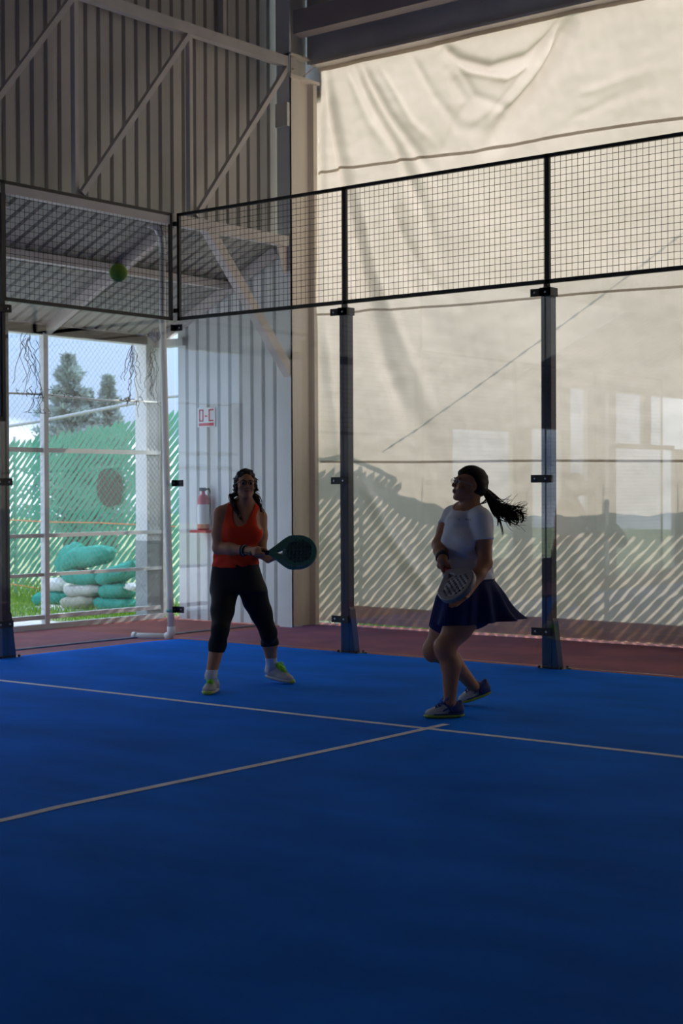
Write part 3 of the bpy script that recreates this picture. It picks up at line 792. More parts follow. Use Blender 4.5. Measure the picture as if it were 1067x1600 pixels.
for k in range(3):
    mesh_fence(2.0, 0.02, 3.0, ['first floor-standing mesh panel of the side wall, beyond the side glass', 'second floor-standing mesh panel of the side wall', 'third floor-standing mesh panel of the side wall'][k], (-0.02, -4.0 - 2 * k, 0), -math.pi / 2)
for z in (3.90, 3.09):
    tag(MB().box((-0.012, -0.006, z - 0.02), (0.026, 0.024, z + 0.02)).build('mesh_coupler', M['steel_black']), 'small black coupler joining the two mesh frames at the corner, ' + ('upper one' if z > 3.5 else 'lower one'), 'bracket')

# white drain pipe at the court corner
pv = empty('drain_pipe', (-0.15, 0.08, 0.0)); tag(pv, 'white plastic drain pipe rising behind the glass corner, foot turned left', 'pipe')
def pvp(name, m, mt=None): return rel(m.build(name, mt or M['pvc']), pv)
q = [on_x(254.2, 392, -0.15), on_x(253.5, 480, -0.15), on_x(259, 700, -0.15), on_x(265.5, 930, -0.15), on_x(267.6, 984, -0.15)]
pvp('riser', MB().tube([Vector(a) for a in q], 0.033, 12))
b0 = Vector(q[-1]); 
pvp('elbow', MB().tube([b0 + Vector((0, 0, .03)), b0 - Vector((0, 0, .03)), b0 + Vector((-0.012, -0.003, -.055)), b0 + Vector((-0.05, -0.012, -.068))], 0.041, 12))
zf = b0.z - .068
pvp('foot', MB().tube([(b0.x - .04, b0.y - .01, zf), (-0.47, b0.y - 0.12, zf - 0.003), (-0.50, b0.y - 0.13, zf - 0.003)], 0.034, 12))
pvp('pipe_cap', MB().tube([(-0.485, b0.y - .125, zf), (-0.53, b0.y - .138, zf)], 0.038, 12))
t0 = Vector(q[0]); t1 = Vector(on_x(252, 372, -0.15)); t2 = Vector(on_x(245, 356, -0.17)); t3 = Vector(on_x(225, 349, -0.25))
pvp('upper_bend', MB().tube([t0 - Vector((0, 0, .05)), t0, t1, t2, t3], 0.034, 10))
pvp('joint_band', MB().tube([Vector(q[3]) - Vector((0, 0, .16)), Vector(q[3]) - Vector((0, 0, .135))], 0.036, 12), mat('pipe_glue', (0.12, 0.40, 0.42), 0.5))
cb = [(-0.52, -3.2), (-0.52, -1.5), (-0.52, -0.77), (-0.48, 0.0), (-0.43, 0.35), (-0.45, 0.75), (-0.40, 1.55)]
cm = MB()
for i in range(len(cb) - 1): cm.bar((*cb[i], 0.006), (*cb[i + 1], 0.006), 0.055, 0.012)
tag(cm.build('floor_conduit', M['cable']), 'flat dark grey conduit lying on the red floor behind the side glass', 'conduit')

# extinguisher and its sign on the end wall, veiled by what the corner glass mirrors
WY = 1.713
c = on_y(323, 652, WY)
sg = empty('extinguisher_sign', (c[0], WY - 0.004, c[2])); tag(sg, 'square white and red safety sign on the corrugated end wall, above the extinguisher', 'sign')
MB().box((-0.13, -0.004, -0.105), (0.13, 0.004, 0.105)).build('plate', M['sign_white'], sg)
def mark(x0, x1, z0, z1): MB().box((x0, -0.0055, z0), (x1, -0.004, z1)).build('mark', M['sign_red'], sg)
for a in ((-.105, -.088, -.045, .085), (-.105, -.04, .07, .085), (-.105, -.04, -.045, -.03), (-.057, -.04, -.045, .085), (.035, .052, -.045, .085), (.035, .105, .07, .085), (.035, .105, -.045, -.03), (-.02, .015, .005, .02), (-.11, .11, -.092, -.062)): mark(*a)
MB().box((XW + 0.0, -2.56, 0.0), (XW + 0.06, -2.46, 2.4)).build('trim_1', M['white'])['kind'] = 'structure'
MB().box((XW - 0.02, -3.09, 1.64), (XW + 0.03, -2.0, 1.69)).build('trim_2', M['white'])['kind'] = 'structure'
c = on_y(318, 828, WY - 0.09)
ex = empty('fire_extinguisher', (c[0], c[1], c[2])); ex.scale = (0.85, 0.85, 1.05); tag(ex, 'red and white fire extinguisher on the corrugated end wall, beside the woman in red', 'extinguisher')
prof = [(0.0, 0), (0.07, 0), (0.075, 0.02), (0.075, 0.30), (0.06, 0.345), (0.025, 0.365), (0.022, 0.40)]
def lathe(pr, n=16, z0=0):
    m = MB(); vs = []; fs = []
    for r_, z in pr:
        for k in range(n): vs.append((r_ * math.cos(2 * math.pi * k / n), r_ * math.sin(2 * math.pi * k / n), z + z0))
    for i in range(len(pr) - 1):
        for k in range(n): a = i * n + k; b_ = i * n + (k + 1) % n; fs.append((a, b_, b_ + n, a + n))
    return m.add(vs, fs, True)
lathe(prof).build('cylinder', M['red_paint'], ex)
lathe([(0.0765, 0.06), (0.0765, 0.26)]).build('label_band', M['sign_white'], ex)
MB().box((-0.02, -0.055, 0.395), (0.02, 0.03, 0.43)).build('valve', M['steel_black'], ex)
MB().tube([(0, 0.03, 0.41), (0, 0.10, 0.42), (0, 0.14, 0.36), (0, 0.11, 0.15), (0, 0.085, 0.05)], 0.010, 6).build('hose', M['steel_black'], ex)
br = MB().box((c[0] - 0.12, c[1] - 0.09, c[2] - 0.03), (c[0] + 0.12, WY - 0.002, c[2])); br = br.build('shelf_bracket', M['red_paint']); tag(br, 'red shelf bracket holding the fire extinguisher on the end wall', 'bracket')

# ball in the air
d_ = ray(185, 426); bl = empty('padel_ball', CAM + d_ * 5.75); tag(bl, 'bright green ball in flight in front of the upper side mesh', 'ball')
V = []; n1, n2 = 24, 16
for j in range(n2 + 1):
    for i in range(n1):
        v = math.pi * j / n2; u = 2 * math.pi * i / n1
        V.append((0.034 * math.sin(v) * math.cos(u), 0.034 * math.sin(v) * math.sin(u), 0.034 * math.cos(v)))
npmesh('felt', V, [(j * n1 + i, (j + 1) * n1 + i, (j + 1) * n1 + (i + 1) % n1, j * n1 + (i + 1) % n1) for j in range(n2) for i in range(n1)], M['ball'], bl)
pts = []
for i in range(49):
    t = 2 * math.pi * i / 48; a = 0.44
    x = math.cos(t) * (1 - a) + math.cos(3 * t) * a * .75; y = math.sin(t) * (1 - a) - math.sin(3 * t) * a * .75; z = 2 * math.sqrt(a * (1 - a)) * math.sin(2 * t) * .8
    pts.append(Vector((x, y, z)).normalized() * 0.0338)
MB().tube(pts, 0.0012, 4, False).build('seam', M['ball_seam'], bl)
# litter by the column foot
lt = MB()
for k in range(7):
    c = Vector((0.18 + R.uniform(0, .35), 2.02 + R.uniform(-.03, .06), 0.012)); a = R.uniform(0, 3)
    vs = [c + Vector((math.cos(a + t) * R.uniform(.02, .05), math.sin(a + t) * .02, R.uniform(-.008, .05))) for t in (0, 1.5, 3, 4.6)]
    lt.add(vs, [(0, 1, 2, 3)])
o = lt.build('litter', M['bag_white']); o.modifiers.new('s', 'SOLIDIFY').thickness = 0.002
tag(o, 'scraps of crumpled white litter at the foot of the cream column', 'litter', kind='stuff')
# ================================================================ PEOPLE
# Bodies are grown as one implicit surface (tapered limbs blended together), then polygonised.
def n3(v): v = np.asarray(v, float); return v / np.linalg.norm(v)
def smin(a, b, k):
    h = np.maximum(k - np.abs(a - b), 0) / k
    return np.minimum(a, b) - h * h * k * 0.25
def smax(a, b, k): return -smin(-a, -b, k)

class Field:
    def __init__(s, lo, hi, h):
        s.lo = np.array(lo, float); s.h = h
        s.n = np.ceil((np.array(hi) - s.lo) / h).astype(int) + 1
        s.ax = [(s.lo[i] + h * np.arange(s.n[i])).astype(np.float32) for i in range(3)]
        s.d = np.full(tuple(s.n), 1.0, np.float32)
    def clone(s):
        f = Field.__new__(Field); f.lo, f.h, f.n, f.ax = s.lo, s.h, s.n, s.ax; f.d = s.d.copy(); return f
    def blank(s):
        f = s.clone(); f.d = np.full(tuple(s.n), 1.0, np.float32); return f
    def win(s, lo, hi):
        a = np.clip(np.floor((np.array(lo) - s.lo) / s.h).astype(int), 0, s.n - 1); b = np.clip(np.ceil((np.array(hi) - s.lo) / s.h).astype(int) + 1, 1, s.n)
        sl = tuple(slice(a[i], max(b[i], a[i] + 1)) for i in range(3))
        return sl, (s.ax[0][sl[0]][:, None, None], s.ax[1][sl[1]][None, :, None], s.ax[2][sl[2]][None, None, :])
    def put(s, sl, dn, k, sub=False):
        if sub: s.d[sl] = smax(s.d[sl], -dn, k)
        else: s.d[sl] = smin(s.d[sl], dn.astype(np.float32), k)
    def cone(s, a, b, ra, rb, k=0.02, sub=False):
        a = np.asarray(a, float); b = np.asarray(b, float); m = max(ra, rb) + k + 0.045
        sl, (X, Y, Z) = s.win(np.minimum(a, b) - m, np.maximum(a, b) + m)
        ab = b - a; L = max(float(ab @ ab), 1e-9)
        px, py, pz = X - a[0], Y - a[1], Z - a[2]
        t = np.clip((px * ab[0] + py * ab[1] + pz * ab[2]) / L, 0, 1)
        d = np.sqrt((px - t * ab[0]) ** 2 + (py - t * ab[1]) ** 2 + (pz - t * ab[2]) ** 2) - (ra + (rb - ra) * t)
        s.put(sl, d, k, sub); return s
    def chain(s, pts, rs, k=0.02):
        for i in range(len(pts) - 1): s.cone(pts[i], pts[i + 1], rs[i], rs[i + 1], k)
        return s
    def ell(s, c, r, k=0.02, A=None, sub=False):
        # A: rows = local axes
        c = np.asarray(c, float); r = np.asarray(r, float); m = r.max() + k + 0.045
        sl, (X, Y, Z) = s.win(c - m, c + m)
        px, py, pz = X - c[0], Y - c[1], Z - c[2]
        if A is None: u, v, w = px, py, pz
        else: u, v, w = (A[i][0] * px + A[i][1] * py + A[i][2] * pz for i in range(3))
        k0 = np.sqrt((u / r[0]) ** 2 + (v / r[1]) ** 2 + (w / r[2]) ** 2)
        k1 = np.sqrt((u / r[0] ** 2) ** 2 + (v / r[1] ** 2) ** 2 + (w / r[2] ** 2) ** 2)
        s.put(sl, k0 * (k0 - 1) / np.maximum(k1, 1e-6), k, sub); return s
    def torso(s, secs, k=0.03, p=2.3):
        # secs: (z, cx, cy, half width, half depth, yaw) stacked from low to high
        secs = sorted(secs); zz = [q[0] for q in secs]; m = 0.06
        r = max(q[3] for q in secs)
        lo = np.array([min(q[1] for q in secs) - r - m, min(q[2] for q in secs) - r - m, zz[0] - m]); hi = np.array([max(q[1] for q in secs) + r + m, max(q[2] for q in secs) + r + m, zz[-1] + m])
        sl, (X, Y, Z) = s.win(lo, hi); z1 = s.ax[2][sl[2]]
        def smooth(i):
            t = np.interp(z1, zz, [q[i] for q in secs]); w = max(3, int(0.035 / s.h)); kk = np.ones(w) / w
            return np.convolve(np.pad(t, (w, w), 'edge'), kk, 'same')[w:-w][None, None, :]
        cx, cy, rw, rd, ya = [smooth(i) for i in range(1, 6)]
        dx, dy = X - cx, Y - cy; ca, sa = np.cos(ya), np.sin(ya)
        u = dx * ca + dy * sa; v = -dx * sa + dy * ca
        q = (np.abs(u / rw) ** p + np.abs(v / rd) ** p) ** (1 / p)
        g = np.sqrt((u / rw ** 2) ** 2 + (v / rd ** 2) ** 2) / np.maximum(q, 1e-4)
        d = (q - 1) / np.maximum(g, 1e-3) * 1.0
        d = np.where(q < 0.35, -0.05, d)
        d = smax(d, np.maximum(Z - zz[-1], zz[0] - Z) + 0 * d, 0.03)
        s.put(sl, d, k); return s
    def mesh(s, iso=0.0, d=None):
        d = (s.d if d is None else d) - iso
        n = d.shape
        ins = d < 0
        c = ins[:-1, :-1, :-1].astype(np.int8)
        tot = np.zeros(tuple(x - 1 for x in n), np.int8)
        offs = [(i, j, k) for i in (0, 1) for j in (0, 1) for k in (0, 1)]
        for i, j, k in offs: tot += ins[i:n[0] - 1 + i, j:n[1] - 1 + j, k:n[2] - 1 + k]
        act = np.argwhere((tot > 0) & (tot < 8))
        val = np.stack([d[act[:, 0] + i, act[:, 1] + j, act[:, 2] + k] for i, j, k in offs], 1)
        P = np.zeros((len(act), 3)); cnt = np.zeros(len(act))
        oa = np.array(offs, float)
        for a in range(8):
            for b in range(a + 1, 8):
                if np.abs(oa[a] - oa[b]).sum() != 1: continue
                va, vb = val[:, a], val[:, b]; m = (va < 0) != (vb < 0)
                t = np.where(m, va / np.where(m, va - vb, 1), 0)
                P += np.where(m[:, None], oa[a] + (oa[b] - oa[a]) * t[:, None], 0); cnt += m
        V = s.lo + (act + P / cnt[:, None]) * s.h
        idx = np.full(tot.shape, -1, np.int32); idx[act[:, 0], act[:, 1], act[:, 2]] = np.arange(len(act))
        Fs = []
        for ax in range(3):
            b, c_ = [(1, 2), (2, 0), (0, 1)][ax]
            sa = [slice(None)] * 3; sb = [slice(None)] * 3; sa[ax] = slice(0, n[ax] - 1); sb[ax] = slice(1, n[ax])
            A, B = ins[tuple(sa)], ins[tuple(sb)]
            e = np.argwhere(A != B); e = e[(e[:, b] > 0) & (e[:, c_] > 0) & (e[:, b] < n[b] - 1) & (e[:, c_] < n[c_] - 1)]
            inside_first = A[e[:, 0], e[:, 1], e[:, 2]]
            def g(db, dc):
                q = e.copy(); q[:, b] -= db; q[:, c_] -= dc; return idx[q[:, 0], q[:, 1], q[:, 2]]
            Q = np.stack([g(1, 1), g(0, 1), g(0, 0), g(1, 0)], 1)
            Q[~inside_first] = Q[~inside_first][:, ::-1]
            Fs.append(Q)
        F = np.concatenate(Fs)
        F = F[(F >= 0).all(1)]
        # light smoothing
        for lam in (0.5, 0.5):
            S_ = np.zeros_like(V); c = np.zeros(len(V))
            for i in range(4):
                a, b = F[:, i], F[:, (i + 1) % 4]
                for q in range(3): S_[:, q] += np.bincount(a, V[b, q], len(V)) + np.bincount(b, V[a, q], len(V))
                c += np.bincount(a, minlength=len(V)) + np.bincount(b, minlength=len(V))
            V = V + lam * (S_ / np.maximum(c, 1)[:, None] - V)
        return V, F

FH = n3([FWD[0], FWD[1], 0]); RH = np.array([FH[1], -FH[0], 0])
class Stage:
    # local frame of a person: x = to the right as the camera sees it, y = away from the camera, z up
    def __init__(s, gx_, gy_):
        s.O = np.array([gx_, gy_, 0.0]); s.D = float((s.O - CAM) @ FH); s.rz = math.atan2(RH[1], RH[0])
    def L(s, px, py, v=0.0):
        # point seen at (px, py), v metres nearer the camera than the person's own standing plane
        d = ray(px, py); q = CAM + d * ((s.D - v) / float(d @ FH)) - s.O
        return np.array([q @ RH, q @ FH, q[2]])
    def W(s, q): return s.O + RH * q[0] + FH * q[1] + np.array([0, 0, q[2]])

def head(F, c, fwd, up, sc, skin_only=None):
    up = n3(up); fwd = n3(np.asarray(fwd) - up * (np.asarray(fwd) @ up)); rt = np.cross(fwd, up)
    A = np.array([rt, fwd, up])
    P = lambda x, y, z: c + (rt * x + fwd * y + up * z) * sc
    F.ell(P(0, -.012, .030), np.array([.073, .094, .083]) * sc, .02, A)
    F.ell(P(0, .030, -.042), np.array([.053, .058, .070]) * sc, .025, A)
    F.ell(P(0, .062, -.092), np.array([.019, .018, .016]) * sc, .02, A)
    for s_ in (-1, 1):
        F.cone(P(s_ * .050, -.012, -.050), P(s_ * .014, .066, -.094), .015 * sc, .011 * sc, .02)
        F.ell(P(s_ * .040, .066, -.030), np.array([.020, .016, .020]) * sc, .022, A)
        F.ell(P(s_ * .026, .083, .024), np.array([.026, .009, .008]) * sc, .014, A)
        F.ell(P(s_ * .032, .098, .004), np.array([.016, .014, .010]) * sc, .010, A, True)
        F.ell(P(s_ * .075, -.010, -.010), np.array([.009, .019, .031]) * sc, .008, A)
        F.ell(P(s_ * .082, -.006, -.006), np.array([.006, .010, .018]) * sc, .006, A, True)
    F.cone(P(0, .088, .016), P(0, .103, -.022), .006 * sc, .009 * sc, .012)
    for s_ in (-1, 1): F.ell(P(s_ * .012, .096, -.027), np.array([.008, .009, .007]) * sc, .006, A)
    F.ell(P(0, .086, -.050), np.array([.022, .012, .0065]) * sc, .007, A)
    F.ell(P(0, .085, -.063), np.array([.019, .011, .008]) * sc, .007, A)
    F.ell(P(0, .100, -.0565), np.array([.020, .012, .0022]) * sc, .004, A, True)
    return P, A

def grip_hand(F, c, axis, palm, R0, sgn, wrist, rw=0.024, fr=0.0078, spread=0.019):
    # hand closed round a bar through c along axis (index finger towards +axis); palm = direction from bar to palm
    a = n3(axis); e1 = n3(np.asarray(palm) - a * (np.asarray(palm) @ a)); e2 = n3(np.cross(a, e1)) * sgn
    R1 = R0 + fr
    pc = c + e1 * (R0 + 0.014)
    for i in range(4):
        o = (1.5 - i) * spread; kn = pc + a * o + e2 * 0.028 - e1 * 0.002
        F.cone(wrist, kn, rw * 0.72, 0.0115, .012)
        ln = (0.95, 1.05, 1.0, 0.85)[i]
        pts = [kn]
        for th in (62, 112, 165, 212):
            t = math.radians(th * (0.92 + 0.08 * ln)); q = c + a * (o + 0.002 * i) + (e1 * math.cos(t) + e2 * math.sin(t)) * R1
            pts.append(q)
        F.chain(pts, [fr * 1.22, fr * 1.15, fr * 1.05, fr, fr * .85], .004)
    F.cone(wrist, pc - a * 0.012 - e2 * 0.012, rw * .8, 0.020, .015)
    tb = wrist * 0.45 + pc * 0.55 + a * 0.018 - e2 * 0.014
    th = [tb]
    for t_, o in ((-48, 0.034), (-95, 0.042), (-140, 0.040)):
        t = math.radians(t_); th.append(c + a * o + (e1 * math.cos(t) + e2 * math.sin(t)) * (R1 + 0.002))
    F.chain(th, [0.0135, 0.0105, 0.0095, 0.0075], .005)

def flat_hand(F, wrist, dirn, nrm, thumb_side, curl=0.25, sc=1.0):
    # open hand, slightly curled towards -nrm (nrm = back of the hand)
    d = n3(dirn); n_ = n3(np.asarray(nrm) - d * (np.asarray(nrm) @ d)); s_ = np.cross(d, n_) * thumb_side
    pl = 0.082 * sc
    for i in range(4):
        o = (1.5 - i) * 0.0185 * sc; kn = wrist + d * pl * (1.0, 1.04, 1.0, .93)[i] + s_ * o
        F.cone(wrist + s_ * o * .55, kn, .0155 * sc, .0105 * sc, .012)
        q = kn; ang = curl * .6; pts = [q]
        for j, ln in enumerate((0.040, 0.025, 0.020)):
            ln *= (0.95, 1.05, 1.0, .8)[i] * sc; v = d * math.cos(ang) - n_ * math.sin(ang); q = q + v * ln + s_ * (1.5 - i) * 0.0012; pts.append(q); ang += curl
        F.chain(pts, [.0092 * sc, .0085 * sc, .0078 * sc, .0066 * sc], .004)
    tb = wrist + d * .022 + s_ * .020
    F.chain([tb, tb + (d * .6 + s_ * .75 - n_ * .2) * .034, tb + (d * 1.15 + s_ * .95 - n_ * .4) * .046, tb + (d * 1.6 + s_ * 1.0 - n_ * .7) * .055], [.0145, .011, .0095, .0075], .006)

def tubes(name, polys, r0, r1, m, parent, n=4, rs=None):
    mb = MB()
    for p in polys:
        k = len(p); mb.tube(p, [r0 + (r1 - r0) * (i / (k - 1)) ** 1.3 for i in range(k)], n, True)
    return mb.build(name, m, parent)
def part(F, name, m, parent, d=None, iso=0.0):
    V, Q = F.mesh(iso, d); return npmesh(name, V, Q, m, parent)

def shoe(parent, toe, heel, up, w, cols, name='shoe'):
    # built along toe-heel in the person's frame: sole, upper, collar, laces
    toe = np.asarray(toe, float); heel = np.asarray(heel, float); f = n3(toe - heel); Ln = np.linalg.norm(toe - heel)
    u = n3(np.asarray(up) - f * (np.asarray(up) @ f)); s_ = np.cross(f, u)
    P = lambda x, y, z: heel + f * (x * Ln) + s_ * y + u * z
    A = np.array([f, s_, u])
    c = P(.5, 0, .05); lo = c - 0.22; hi = c + 0.22
    S_ = Field(lo, hi, 0.0032)
    def sole_prims(F, z, g):
        F.ell(P(.24, 0, z), (.27 * Ln, w * .40 + g, .016), .012, A); F.ell(P(.70, 0.004, z), (.30 * Ln, w * .50 + g, .016), .015, A); F.ell(P(.46, 0, z), (.30 * Ln, w * .40 + g, .015), .02, A)
    sole_prims(S_, .013, 0)
    sole = part(S_, 'sole', cols[1], parent)
    U = Field(lo, hi, 0.0032)
    U.ell(P(.23, 0, .040), (.235 * Ln, w * .37, .036), .02, A)
    U.ell(P(.68, .003, .030), (.285 * Ln, w * .46, .030), .02, A)
    U.cone(P(.30, 0, .062), P(.62, 0, .044), w * .33, w * .32, .025)
    U.cone(P(.20, 0, .045), P(.17, 0, .062), w * .36, w * .31, .015)
    U.cone(P(.10, 0, .050), P(.07, 0, .088), w * .22, w * .14, .02)
    U.cone(P(.42, 0, .070), P(.36, 0, .094), w * .26, w * .20, .02)
    # cut flat below, hollow the ankle opening
    sl = tuple(slice(0, k) for k in U.n); X, Y, Z = U.ax[0][:, None, None], U.ax[1][None, :, None], U.ax[2][None, None, :]
    hgt = (X - heel[0]) * u[0] + (Y - heel[1]) * u[1] + (Z - heel[2]) * u[2]
    U.d = smax(U.d, (0.014 - hgt).astype(np.float32), .006)
    upm = part(U, 'upper', cols[0], parent)
    # second-colour heel counter: a slightly proud shell at the back
    if cols[2] is not None:
        H = U.clone(); lon = ((X - heel[0]) * f[0] + (Y - heel[1]) * f[1] + (Z - heel[2]) * f[2]) / Ln
        H.d = smax(H.d - 0.0016, ((lon - 0.40 - 0.9 * np.maximum(hgt - 0.05, 0) / Ln) * Ln).astype(np.float32), .003)
        part(H, 'heel_counter', cols[2], parent)
    # laces criss-crossing over the instep plus a bow
    lc = []
    for i in range(5):
        x = .38 + i * .075; zt = .112 - i * .0105; hw = w * .24
        a = [P(x, -hw, zt - .008), P(x + .02, 0, zt + .006), P(x + .045, hw, zt - .012)]
        b = [P(x, hw, zt - .008), P(x + .02, 0, zt + .007), P(x + .045, -hw, zt - .012)]
        lc += [a, b]
    for sg in (-1, 1):
        lc.append([P(.38, 0, .118), P(.40, sg * .022, .130), P(.45, sg * .048, .120), P(.46, sg * .034, .106), P(.40, sg * .008, .118)])
        lc.append([P(.39, 0, .118), P(.45, sg * .020, .122), P(.55, sg * .044, .092)])
    tubes('laces', lc, .0042, .0036, cols[3], parent, 5)
    return P, A
def racket_field(outline, holes, tri):
    pass

def make_racket(name, label, c_handle, axis, nrm, cols, parent_group='padel rackets', squash=1.0):
    # local frame: x along the racket, y across, z = face normal; origin at the butt
    e = empty(name)
    x = n3(axis); z = n3(np.asarray(nrm) - x * (np.asarray(nrm) @ x)); y = np.cross(z, x)
    Mx = Matrix(((x[0], y[0], z[0], c_handle[0]), (x[1], y[1], z[1], c_handle[1]), (x[2], y[2], z[2], c_handle[2]), (0, 0, 0, 1)))
    e.matrix_world = Mx; tag(e, label, 'racket')
    F = Field((0.10, -.15, -.03), (0.475, .15, .03), 0.0030)
    X, Y, Z = F.ax[0][:, None, None], F.ax[1][None, :, None], F.ax[2][None, None, :]
    cx, R_ = 0.325, 0.126
    d1 = np.sqrt(((X - cx) / 1.07) ** 2 + Y ** 2) - R_
    # shoulders run in to the handle
    t = np.clip((X - 0.135) / (cx - .06 - 0.135), 0, 1); hw = 0.019 + (0.113 - 0.019) * t ** 0.92
    d2 = np.where(X < cx - .02, np.abs(Y) - hw, 0.3); d2 = np.maximum(d2, 0.128 - X)
    d = smin(d1, d2, 0.03)
    tri = np.maximum(np.maximum(np.abs(Y) * 0.90 + (0.180 - X) * 0.42, X - 0.222), 0.165 - X)
    d = smax(d, -(tri - 0.000), 0.006)
    pts = []
    for i in range(-3, 4):
        for j in range(-3, 4):
            if abs(i) + abs(j) <= 4: pts.append((cx + 0.012 + i * 0.026, j * 0.026))
    for px_, py_ in pts:
        d = np.maximum(d, 0.0058 - np.hypot(X - px_, Y - py_))
    d = d + 0 * Z
    d = smax(d, np.abs(Z) - 0.018 + 0 * d, 0.010)
    F.d = d.astype(np.float32)
    body = part(F, 'frame', cols[0], e)
    # printed face inlay, slightly proud on both faces
    for sg in (1, -1):
        G2 = Field((0.20, -.12, -.03), (0.46, .12, .03), 0.0030); X2, Y2, Z2 = G2.ax[0][:, None, None], G2.ax[1][None, :, None], G2.ax[2][None, None, :]
        q = (np.abs((X2 - cx - .012) / .098) ** 3 + np.abs(Y2 / .092) ** 3) ** (1 / 3) * .095 - .082
        for px_, py_ in pts: q = np.maximum(q, 0.0066 - np.hypot(X2 - px_, Y2 - py_))
        q = np.maximum(q + 0 * Z2, np.abs(Z2 - sg * 0.0172) - 0.0018); G2.d = q.astype(np.float32)
        part(G2, 'face_print', cols[1], e)
    MB().tube([(0.0, 0, 0), (0.006, 0, 0), (0.015, 0, 0), (0.14, 0, 0), (0.150, 0, 0)], [.014, .0185, .0165, .0165, .018], 12).build('grip', cols[2], e)
    MB().tube([(-0.008, 0, 0), (0.0, 0, 0), (0.004, 0, 0)], [.012, .0185, .018], 12).build('butt_cap', cols[3], e)
    st = [(-0.006, 0, 0), (-0.03, 0.01, -0.015), (-0.06, 0.025, -0.03), (-0.085, 0.015, -0.045), (-0.06, -0.01, -0.04), (-0.02, -0.006, -0.01)]
    MB().tube(st, .0022, 5).build('wrist_cord', cols[2], e)
    return e, Mx

skin1 = mat('skin_tan', (0.52, 0.235, 0.125), 0.55, var=0.06, vscale=12)
skin2 = mat('skin_brown', (0.46, 0.20, 0.105), 0.55, var=0.06, vscale=12)
lipm = mat('lip', (0.34, 0.13, 0.11), 0.5)
hairm = mat('hair_dark', (0.020, 0.013, 0.010), 0.55, var=0.3, vscale=40, spec=0.25)
eyew = mat('eye_white', (0.75, 0.72, 0.70), 0.3); iris = mat('eye_iris', (0.03, 0.018, 0.012), 0.2)
browm = mat('brow', (0.03, 0.02, 0.015), 0.8)
def face_parts(e, P, A, sc, skin):
    for s_ in (-1, 1):
        c = P(s_ * .031, .0765, .004)
        mb = MB(); n1, n2 = 14, 10
        vs = [c + (A[0] * math.sin(math.pi * j / n2) * math.cos(2 * math.pi * i / n1) + A[2] * math.sin(math.pi * j / n2) * math.sin(2 * math.pi * i / n1) + A[1] * math.cos(math.pi * j / n2)) * .0125 * sc for j in range(n2 + 1) for i in range(n1)]
        for j in range(n2):
            mb.cur = 1 if j < 3 else 0
            mb.add([], []); 
            mb.f += [(j * n1 + i, j * n1 + (i + 1) % n1, (j + 1) * n1 + (i + 1) % n1, (j + 1) * n1 + i) for i in range(n1)]; mb.sm += [True] * n1; mb.mi += [mb.cur] * n1
        mb.v = [tuple(v) for v in vs]
        mb.build('eye', [eyew, iris], e)
        tubes('eyebrow', [[P(s_ * .014, .096, .022), P(s_ * .030, .096, .028), P(s_ * .047, .082, .023)]], 0.0030 * sc, .0016 * sc, browm, e, 6)
        tubes('eyelid', [[P(s_ * .017, .089, .007), P(s_ * .026, .093, .0125), P(s_ * .036, .091, .0125), P(s_ * .046, .083, .005)]], .0028 * sc, .0022 * sc, skin, e, 5)
    tubes('lips', [[P(-.022, .086, -.0555), P(-.012, .0930, -.0520), P(0, .0950, -.0528), P(.012, .0930, -.0520), P(.022, .086, -.0555)],
                   [P(-.020, .086, -.0585), P(-.010, .0920, -.0620), P(0, .0935, -.0635), P(.010, .0920, -.0620), P(.020, .086, -.0585)]], .0040 * sc, .0030 * sc, lipm, e, 6)

from mathutils.bvhtree import BVHTree
def stick(o, st, pts, off=0.0015):
    # points of the picture plane laid on the visible surface of o (person-local coordinates)
    me = o.data; bv = BVHTree.FromPolygons([v.co[:] for v in me.vertices], [p.vertices[:] for p in me.polygons])
    out = []
    for px, py in pts:
        a = Vector(st.L(px, py, 1.5)); b = Vector(st.L(px, py, -1.0)); h = bv.ray_cast(a, (b - a).normalized())
        if h[0] is not None: out.append(h[0] - (b - a).normalized() * off)
    return out
